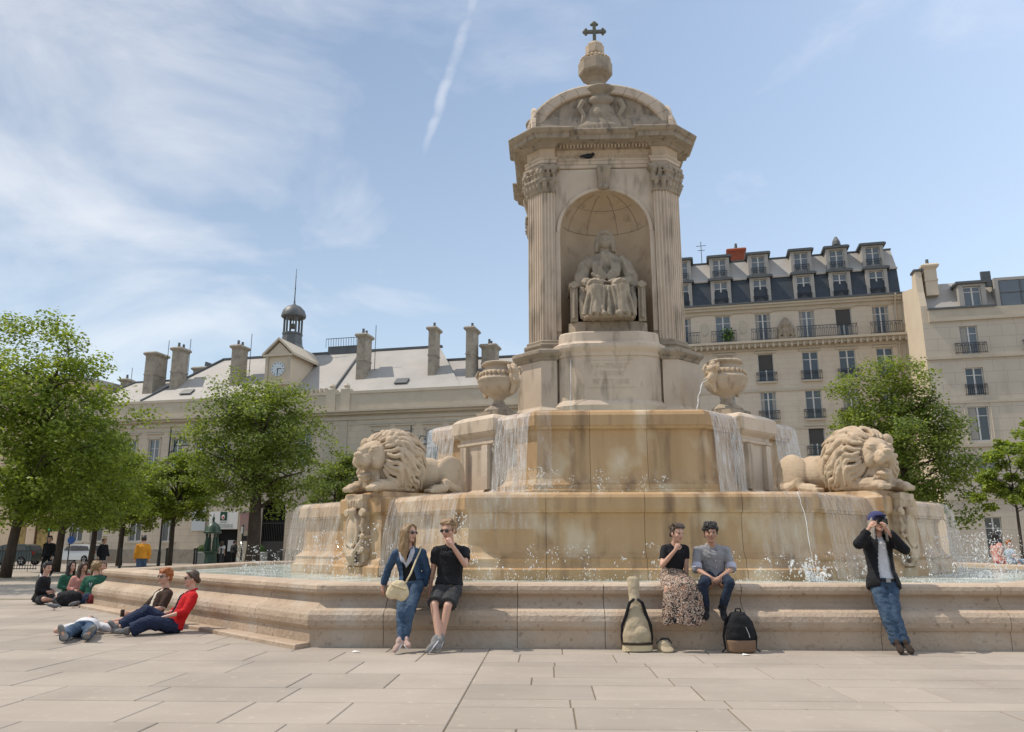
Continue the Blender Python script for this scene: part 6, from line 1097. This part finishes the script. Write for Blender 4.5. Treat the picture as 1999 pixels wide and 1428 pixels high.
p.shoes('black_cloth'); h_ = p.hair('hair_brown', 'short', amp=.004); 
# ---- seated man in the grey shirt
b, J = POSE['greyshirt']
p = Person('man in grey shirt with rolled sleeves and dark jeans sitting on the rim', b, J, (-.12, -.98, -.10), (0, -.05, 1), 1.0, 'skin_tan', dict(A=dict(dir=(.75, -.3, -.5), palm=(.2, .9, -.6), curl=.6), B=dict(dir=(-.7, -.4, -.5), palm=(-.2, .9, -.6), curl=.6)), group='people sitting on the rim')
p.J['hA'].z = p.J['hB'].z = .93
p.bottom('jeans', 'jeans_dark', 1.93, .008); p.top('shirt', 'shirt_grey', 1.02, .016, -.06, .02, .011, collar=True, cuff='cuff'); p.shoes('black_cloth'); p.hair('hair_dark', 'curly', amp=.012, frq=50)
bt = p.J
for i in range(4): c = bt['pv'].lerp(bt['nk'], .2 + i * .2); obj('button', MB().ell((c.x, c.y - .145, c.z), (.007, .005, .007), None, 8, 6), 'white_cloth', p.root)
# ---- photographer
b, J = POSE['photog']
p = Person('person in navy cap, black jacket and jeans leaning back to take a photo', b, J, (-.10, -.96, .16), (0, .16, 1), 1.0, 'skin', dict(A=dict(dir=(.35, -.25, .75), palm=(.8, .2, -.2), curl=.7), B=dict(dir=(-.3, -.25, .8), palm=(-.8, .2, -.2), curl=.7)), group='people leaning on the rim')
p.top('tee_shirt', 'white_cloth', .3, .006, -.08, .0, .005); p.bottom('jeans', 'jeans', 1.98, .014, .012, .012); p.top('jacket', 'black_cloth', 1.86, .024, -.16, .12, .008, (.10, .035), collar=True); p.shoes('shoe_dark'); p.hair('hair_grey', 'long', .22)
bl = MB(); pv = p.J['pv']; bl.tube([(pv.x + .155 * cos(a), pv.y - .135 * sin(a) - .0, pv.z + .02) for a in [pi * i / 10 for i in range(11)]], .018, 7); obj('belt', bl, 'shoe_dark', p.root, smooth=True); obj('buckle', MB().box(pv.x - .03, pv.x + .03, pv.y - .165, pv.y - .15, pv.z - .003, pv.z + .043), 'rim', p.root)
cp = MB(); T, kk, Fm = p.T, p.kk, p.HF; cp.ell(T(0, -.018, .068), kk(.106, .118, .088), Fm, 22, 14); cp.ell(T(0, .125, .070), kk(.078, .075, .011), Fm, 18, 8); cp.ell(T(0, -.01, .143), kk(.012, .012, .008), Fm)
p.put('cap', cp, 'cap_navy', None, 1, .008)
cm = thing('photo_camera', 'small black camera held up to the face of the photographer', 'camera', (b[0], b[1], 0)); hc = p.J['hd'] + Vector((-.01, -.155, .02)); cbx = MB().bbox(-.062, .062, -.035, .02, -.04, .04, .008).bbox(-.02, .02, -.03, .018, .04, .058, .005); me = mesh('camera_body', cbx.xform(Matrix.Translation(hc))); me.materials.append(M['black_cloth']); link(bpy.data.objects.new('camera_body', me), cm); ln = MB().lathe([(.034, 0), (.034, .045), (.031, .05), (.024, .05), (.02, .04)], 18).xform(Matrix.Translation(hc + Vector((0, -.035, -.002))) @ Matrix.Rotation(pi / 2, 4, 'X')); obj('camera_lens', ln, 'lens', cm, smooth=True, angle=40)
# ---- three people on the ground by the left side of the basin
W7 = radians(-47.5)             # facing away from the left diagonal wall
def ground_person(label, x, y, rz, **k): 
    pose = k.pop('pose'); return Person(label, (x, y), pose, k.pop('face', vdir(rz)), k.pop('up', (0, 0, 1)), k.pop('size', .97), k.pop('skin', 'skin'), k.pop('hands', None), k.pop('vox', .013), torso_f=vdir(rz), **k)
J = sit(W7, .24, 'flat'); 
J['eA'] = tuple(Matrix.Rotation(W7, 3, 'Z') @ Vector((-.22, -.02, .32))); J['wA'] = tuple(Matrix.Rotation(W7, 3, 'Z') @ Vector((-.10, -.30, .26))); J['wB'] = tuple(Matrix.Rotation(W7, 3, 'Z') @ Vector((.10, -.34, .28)))
p = ground_person('redhead in sunglasses and brown jacket sitting against the basin', -6.15, 14.15, W7, pose=J, face=(-.55, -.83, .05), hands=dict(A=dict(curl=.8), B=dict(curl=.8)), size=1.0, group='people resting on the ground by the basin')
p.top('cream_top', 'cream', 1.0, .008, -.05); p.top('jacket', 'brown_cloth', .95, .022, -.08, .04, .006, (.09, .05)); p.bottom('shorts', 'khaki', .8, .02, .01); p.shoes('shoe_grey'); p.hair('hair_red', 'curly', amp=.012, frq=45); p.glasses()
cu_ = p.J['wA'].lerp(p.J['wB'], .5) + Vector((-.10, -.09, .0)); tag(obj('drink_can', MB().lathe([(.028, -.055), (.033, -.05), (.033, .05), (.028, .058)], 14), 'shoe_dark', loc=(p.root.location.x + cu_.x, p.root.location.y + cu_.y, cu_.z), smooth=True, angle=40), 'small dark drink can held by the seated redhead', 'can')
W8 = radians(-56); J = sit(W8, .26, 'up'); Rm = Matrix.Rotation(W8, 3, 'Z')
for q, v in dict(kA=(-.10, -.42, .34), aA=(-.10, -.85, .08), tA=(-.12, -.97, .2), kB=(.2, -.42, .2), aB=(.16, -.72, .07), tB=(.2, -.9, .06), wA=(-.06, -.22, .27), wB=(.12, -.22, .25)).items(): J[q] = tuple(Rm @ Vector(v))
p = ground_person('woman in red jacket and dark blue trousers sitting against the basin', -5.45, 13.45, W8, pose=J, face=(-.86, -.5, -.02), hands=dict(A=dict(curl=.3), B=dict(curl=.3)), size=.97, group='people resting on the ground by the basin')
p.top('blue_top', 'navy', .3, .006, -.08); p.top('red_jacket', 'red_cloth', 1.35, .022, -.14, .08, .006, (.07, .045), collar=True); p.bottom('trousers', 'navy', 1.8, .03, .035, .012); p.shoes('shoe_grey'); p.hair('hair_brown', 'bun', amp=.005); p.glasses()
# lying on his back, feet towards the camera
la = Vector((-.36, .93, 0)).normalized(); ls = Vector((la.y, -la.x, 0)); B0 = Vector((-6.25, 11.95, 0))
def L_(f, s_, z): return tuple(la * f + ls * s_ + Vector((0, 0, z)))
J = dict(aA=L_(.10, -.14, .09), aB=L_(.16, .14, .09), tA=L_(.02, -.21, .25), tB=L_(.06, .23, .22), kA=L_(.50, -.13, .13), kB=L_(.54, .14, .12), hA=L_(.92, -.09, .11), hB=L_(.92, .09, .11), pv=L_(.96, 0, .12), ch=L_(1.26, 0, .13), nk=L_(1.46, 0, .13), hd=L_(1.66, 0, .14), sA=L_(1.42, -.19, .11), sB=L_(1.42, .19, .11), eA=L_(1.34, -.42, .07), eB=L_(1.34, .42, .07), wA=L_(1.58, -.3, .07), wB=L_(1.58, .3, .07))
p = Person('person in jeans and white shirt lying flat on the paving, soles towards us', tuple(B0), J, (0, 0, 1), tuple(la), .98, 'skin', None, .013, torso_f=(0, 0, 1), group='people resting on the ground by the basin')
p.top('white_shirt', 'white_cloth', .9, .016, -.12, .02, .008); p.bottom('jeans', 'jeans', 1.95, .016, .01, .008); p.shoes('shoe_grey', 'shoe_grey'); p.hair('hair_short_brown', 'curly')
# ---- group sitting further back at the left corner of the basin
def gp(label, x, y, rz, knees, topm, botm, hairm, hk, size=.97, sleeve=1.9, lean=.0, face=None, leg=1.9, **kw):
    q = ground_person(label, x, y, rz, pose=sit(rz, lean, knees), face=face or vdir(rz), size=size, vox=.017, group='group seated by the left corner of the basin', **kw)
    q.bottom('trousers', botm, leg, .016, .006); q.top('jacket' if sleeve > 1.5 else 'shirt', topm, sleeve, .026, -.12, .05, .008); q.shoes('shoe_grey'); q.hair(hairm, hk); return q
q = gp('boy in black track jacket, leftmost of the group sitting on the ground', -11.35, 19.9, radians(100), 'cross', 'black_cloth', 'charcoal', 'hair_dark', 'short', 1.02, lean=-.06, face=(.86, -.3, -.15), leg=.9)
for i in range(2): obj('jacket_stripe', MB().tube([q.J['sA'] + Vector((-.02 + .03 * i, -.05, .085)), q.J['sA'].lerp(q.J['nk'], .5) + Vector((-.04, -.06, .1 + .02 * i))], .012, 6), 'white_cloth', q.root)
gp('long-haired girl in pale pink sitting beside the boy in black', -10.75, 20.6, radians(30), 'cross', 'pink', 'pink', 'hair_brown', 'long', .95, lean=-.05, face=(.75, -.55, -.35))
gp('fair-haired girl sitting at the back of the group on the ground', -11.3, 22.3, radians(10), 'cross', 'maroon', 'jeans_dark', 'hair_blond', 'long', .97, lean=0)
gp('dark-haired girl half hidden behind the long-haired girl', -11.6, 21.6, radians(60), 'cross', 'green_cloth', 'jeans_dark', 'hair_dark', 'long', .92, lean=0)
q = gp('person in dark green sweatshirt sitting at the basin corner, seen from behind', -10.25, 20.2, radians(195), 'up', 'green_cloth', 'jeans_dark', 'hair_blond', 'curly', 1.05, lean=-.12)
obj('sweater_mark', MB().tube([q.J['ch'] + Vector((-.03, -.165, .06)), q.J['ch'] + Vector((.0, -.17, -.04)), q.J['ch'] + Vector((.03, -.165, .06))], .009, 5), 'white_cloth', q.root)
gp('short-haired person half hidden behind the green sweatshirt', -10.75, 21.6, radians(20), 'cross', 'charcoal', 'jeans_dark', 'hair_short_brown', 'short', .97, lean=-.08)
# ---- people walking or standing further away
def far(label, x, y, h, rz, walk, topm, botm, hairm, hk='short', sleeve=1.9, coat=False, grp='people walking in the square', skin='skin', vox=.02, **kw):
    q = Person(label, (x, y), stand(h, walk, 0, rz), vdir(rz), (0, 0, 1), h / 1.75, skin, None, vox, torso_f=vdir(rz), group=grp); q.bottom('trousers', botm, 1.95, .016); q.top('coat' if coat else 'shirt', topm, sleeve, .022, -.16 if coat else -.10, .3 if coat else .05, .006); q.shoes('shoe_dark'); q.hair(hairm, hk); return q
q = far('man in a dark overcoat walking towards the camera at left', -21.3, 37.6, 1.80, radians(8), .8, 'black_cloth', 'black_cloth', 'hair_dark', coat=True)
q = far('person in dark clothes and straw hat beside the tree trunk', -19.4, 38.8, 1.74, radians(75), .5, 'black_cloth', 'black_cloth', 'hair_brown')
ht = thing('straw_hat', 'straw hat on the person in dark clothes', 'hat', (-19.4, 38.8, 0)); obj('brim', MB().lathe([(.02, .0), (.19, .0), (.19, .015), (.1, .02)], 20, (q.J['hd'].x, q.J['hd'].y, q.J['hd'].z + .075)), 'bag_cream', ht); obj('crown', MB().lathe([(.105, .0), (.10, .09), (.07, .11), (.01, .115)], 18, (q.J['hd'].x, q.J['hd'].y, q.J['hd'].z + .09)), 'bag_cream', ht)
far('far woman in dark clothes walking along the road', -34.8, 71, 1.68, radians(-70), .9, 'maroon', 'black_cloth', 'hair_dark', 'long', grp='people walking far back')
q = far('man in orange sweater and jeans standing behind the basin', -14.0, 31, 1.74, radians(-150), .2, 'orange_cloth', 'jeans', 'hair_dark')
far('woman in white top standing at the civic building door', -19.9, 56, 1.68, radians(170), .2, 'white_cloth', 'charcoal', 'hair_brown', 'long', .6, grp='people at the door'); far('person in dark clothes waiting by the dark doorway', -19.9, 58.5, 1.75, radians(160), .1, 'charcoal', 'black_cloth', 'hair_dark', grp='people at the door')
far('person in red top walking past the shop fronts', -43.2, 71, 1.72, radians(80), .6, 'red_cloth', 'navy', 'hair_dark', grp='people walking far back')
def rim_sit(label, x, y, rz, k, topm, botm, hairm, hk, sleeve):
    J = {q: (v[0], v[1], v[2] + .845 - .02) for q, v in sit(rz, .02, 'up', k).items()}; Rm = Matrix.Rotation(rz, 3, 'Z')
    for q, s_ in (('A', -1), ('B', 1)): J['k' + q] = tuple(Rm @ Vector((s_ * .12, -.42 * k, .95))); J['a' + q] = tuple(Rm @ Vector((s_ * .12, -.46 * k, .55))); J['t' + q] = tuple(Rm @ Vector((s_ * .13, -.64 * k, .48))); J['w' + q] = tuple(Rm @ Vector((s_ * .3, -.05, .9))); J['e' + q] = tuple(Rm @ Vector((s_ * .27, .06, .845 + .34 * k)))
    q = Person(label, (x, y), J, vdir(rz), (0, 0, 1), k, 'skin', None, .016, torso_f=vdir(rz), group='people on the far right rim'); q.bottom('skirt' if topm == 'pink' else 'trousers', botm, 1.8, .014); q.top('top', topm, sleeve, .014, -.1, .03); q.shoes('shoe_grey'); q.hair(hairm, hk, .25)
rim_sit('dark-haired woman in pink sitting on the far rim at the right edge', 14.62, 24.6, radians(88), 1.0, 'pink', 'red_cloth', 'hair_dark', 'long', .5); rim_sit('small child in pale blue sitting beside the woman in pink', 14.55, 23.9, radians(88), .72, 'pale_blue', 'pale_blue', 'hair_red', 'short', .7)
# ================================================================== bags, cap, pigeons
tb_ = thing('sling_bag', 'tall tan canvas bag with black straps propped against the basin', 'bag', (1.66, 11.12, 0)); g = MB()
g.rings([[(x * w, y * d + o_, z) for x, y in [(cos(a), sin(a)) for a in [2 * pi * i / 20 for i in range(20)]]] for w, d, o_, z in ((.17, .09, -.02, .01), (.195, .105, -.02, .08), (.19, .10, -.01, .2), (.155, .085, .02, .38), (.11, .065, .06, .55), (.075, .055, .10, .66), (.075, .05, .13, .74), (.085, .05, .16, .84), (.08, .045, .19, .93), (.05, .03, .2, .955))]); g.ell((.05, -.075, .20), (.12, .05, .12))
me = sculpt(g, .010, 2, lambda q, n: .008 * fbm(q, (11, 11, 11))); me.materials.append(M['tan_canvas']); bo = bpy.data.objects.new('bag_body', me); link(bo, tb_)
for sx in (-1, 1): obj('strap', MB().tube([(sx * .02, .0, .67), (sx * .085, -.01, .62), (sx * .14, .0, .45), (sx * .19, .01, .33), (sx * .205, .0, .18), (sx * .19, .02, .05)], [.02, .022, .022, .02, .014, .01], 7), 'black_cloth', tb_, smooth=True)
obj('band', MB().tube([(.20 * cos(a), .112 * sin(a) - .02, .11) for a in [pi + pi * i / 12 for i in range(13)]], .016, 6), 'shoe_dark', tb_); obj('bottom_panel', MB().rings([[(.20 * cos(a), .108 * sin(a) - .022, z) for a in [pi + pi * i / 12 for i in range(13)]] for z in (.015, .085)], False, 0, False), 'bag_cream', tb_)
cpb = thing('cap', 'folded khaki cap lying on the paving beside the tan bag', 'cap', (2.02, 11.1, 0)); g = MB(); g.ell((0, .02, .06), (.10, .10, .10)); g.ell((.02, -.09, .04), (.09, .07, .02), (.5, 0, 0)); g.box(-.1, .1, -.08, .12, -.05, .004); me = sculpt(g, .008, 1, lambda q, n: .006 * fbm(q, (18, 18, 18))); me.materials.append(M['tan_canvas']); link(bpy.data.objects.new('cap_crown', me), cpb)
obj('cap_strap', MB().tube([(-.09, .05, .10), (-.03, -.02, .17), (.05, -.01, .165), (.10, .06, .10)], .014, 6), 'charcoal', cpb)
bk = thing('backpack', 'black backpack with brown base standing against the basin', 'backpack', (3.0, 10.98, 0)); g = MB()
g.rings([[(abs(cos(a)) ** .7 * (1 if cos(a) > 0 else -1) * w, sin(a) * d + o_, z) for a in [2 * pi * i / 24 for i in range(24)]] for w, d, o_, z in ((.19, .09, 0, .15), (.195, .10, .0, .2), (.18, .10, .01, .32), (.14, .085, .03, .44), (.09, .06, .05, .50), (.05, .04, .06, .515))]); me = sculpt(g, .010, 1, lambda q, n: .007 * fbm(q, (12, 12, 12))); me.materials.append(M['black_cloth']); link(bpy.data.objects.new('main_pocket', me), bk)
g = MB(); g.rings([[(abs(cos(a)) ** .7 * (1 if cos(a) > 0 else -1) * w, sin(a) * d, z) for a in [2 * pi * i / 24 for i in range(24)]] for w, d, z in ((.17, .085, .008), (.19, .1, .03), (.195, .105, .14), (.19, .1, .165))]); me = sculpt(g, .01, 1); me.materials.append(M['shoe_dark']); mat('leather_tan', (.22, .14, .09), (.18, .11, .07), 6); me.materials[0] = M['leather_tan']; link(bpy.data.objects.new('base_panel', me), bk)
obj('handle', MB().tube([(-.04, .05, .50), (-.03, .05, .55), (.03, .05, .55), (.04, .05, .50)], .012, 6), 'black_cloth', bk, smooth=True)
for sx in (-1, 1): obj('strap', MB().tube([(sx * .07, .08, .5), (sx * .17, .06, .38), (sx * .215, .03, .2), (sx * .2, .02, .05), (sx * .25, .0, .012)], [.018, .02, .016, .011, .01], 6), 'black_cloth', bk, smooth=True)
obj('zip', MB().tube([(.05, -.095, .33), (.085, -.10, .24), (.09, -.105, .2)], .006, 5), 'rim', bk)
for nm, lb, x, y, c, r in (('rucksack', 'dark rucksack on the ground in front of the seated group', -10.35, 19.35, 'black_cloth', (.3, .18, .2)), ('bag', 'navy blue bag between the seated group and the basin', -9.95, 19.45, 'navy', (.2, .15, .16)), ('bag', 'maroon bag lying against the basin corner', -9.72, 19.3, 'maroon', (.17, .15, .17))):
    g = MB(); g.ell((0, 0, r[2] * .8), r); g.ell((r[0] * .3, -.03, r[2] * 1.0), (r[0] * .6, r[1] * .7, r[2] * .7)); g.box(-r[0] * .7, r[0] * .7, -r[1] * .6, r[1] * .6, .0, .1); me = sculpt(g, .018, 1, lambda q, n: .02 * fbm(q, (9, 9, 9))); me.materials.append(M[c]); o = thing(nm, lb, 'bag', (x, y, 0)); link(bpy.data.objects.new('bag_body', me), o); obj('strap', MB().tube([(-r[0] * .6, -r[1] * .5, r[2] * 1.3), (-r[0] * .9, -r[1] * .8, r[2] * .6), (-r[0] * .4, -r[1], .05)], .016, 6), 'charcoal', o)
mat('pigeon', (.16, .16, .165), (.09, .09, .095), 12, rough=.6); mat('pigeon_leg', (.4, .12, .1))
for lb, x, y, rz in (('brown grey pigeon pecking on the paving, side on', -10.0, 18.1, 0), ('grey pigeon seen from the front, right of the pecking pigeon', -9.9, 18.75, radians(-100))):
    r = thing('pigeon', lb, 'pigeon', (x, y, 0), rz, 'pigeons on the paving'); r.scale = (.72, .72, .72); g = MB(); g.ell((0, 0, .13), (.13, .065, .065), (0, .18, 0)); g.ell((.07, 0, .12), (.08, .06, .065)); g.tube([(.10, 0, .13), (.17, 0, .13), (.21, 0, .10)], [.045, .03, .028], 8); g.ell((.21, 0, .10), (.032, .026, .028)); g.tube([(.235, 0, .095), (.26, 0, .08)], [.01, .004], 6); g.tube([(-.08, 0, .15), (-.2, 0, .17), (-.26, 0, .175)], [.05, .035, .02], 8)
    for s_ in (-1, 1): g.ell((-.04, s_ * .055, .14), (.13, .02, .05), (0, .12, 0))
    me = sculpt(g, .008, 1); me.materials.append(M['pigeon']); link(bpy.data.objects.new('body', me), r)
    for s_ in (-1, 1): obj('leg', MB().tube([(.02, s_ * .025, .08), (.015, s_ * .025, .01), (.05, s_ * .028, .004)], .006, 5), 'pigeon_leg', r)
for i, (x, y) in enumerate(((-2.05, 11.02), (2.98, 10.72))): tag(obj('paper_scrap', MB().add([(-.05, -.02, .004), (.04, -.03, .012), (.06, .02, .006), (-.03, .03, .02)], [(0, 1, 2, 3)]), 'white_paint', loc=(x, y, .004)), ('scrap of white paper on the paving left of the denim woman', 'white paper scrap in front of the black backpack')[i], 'paper', 'paper scraps')
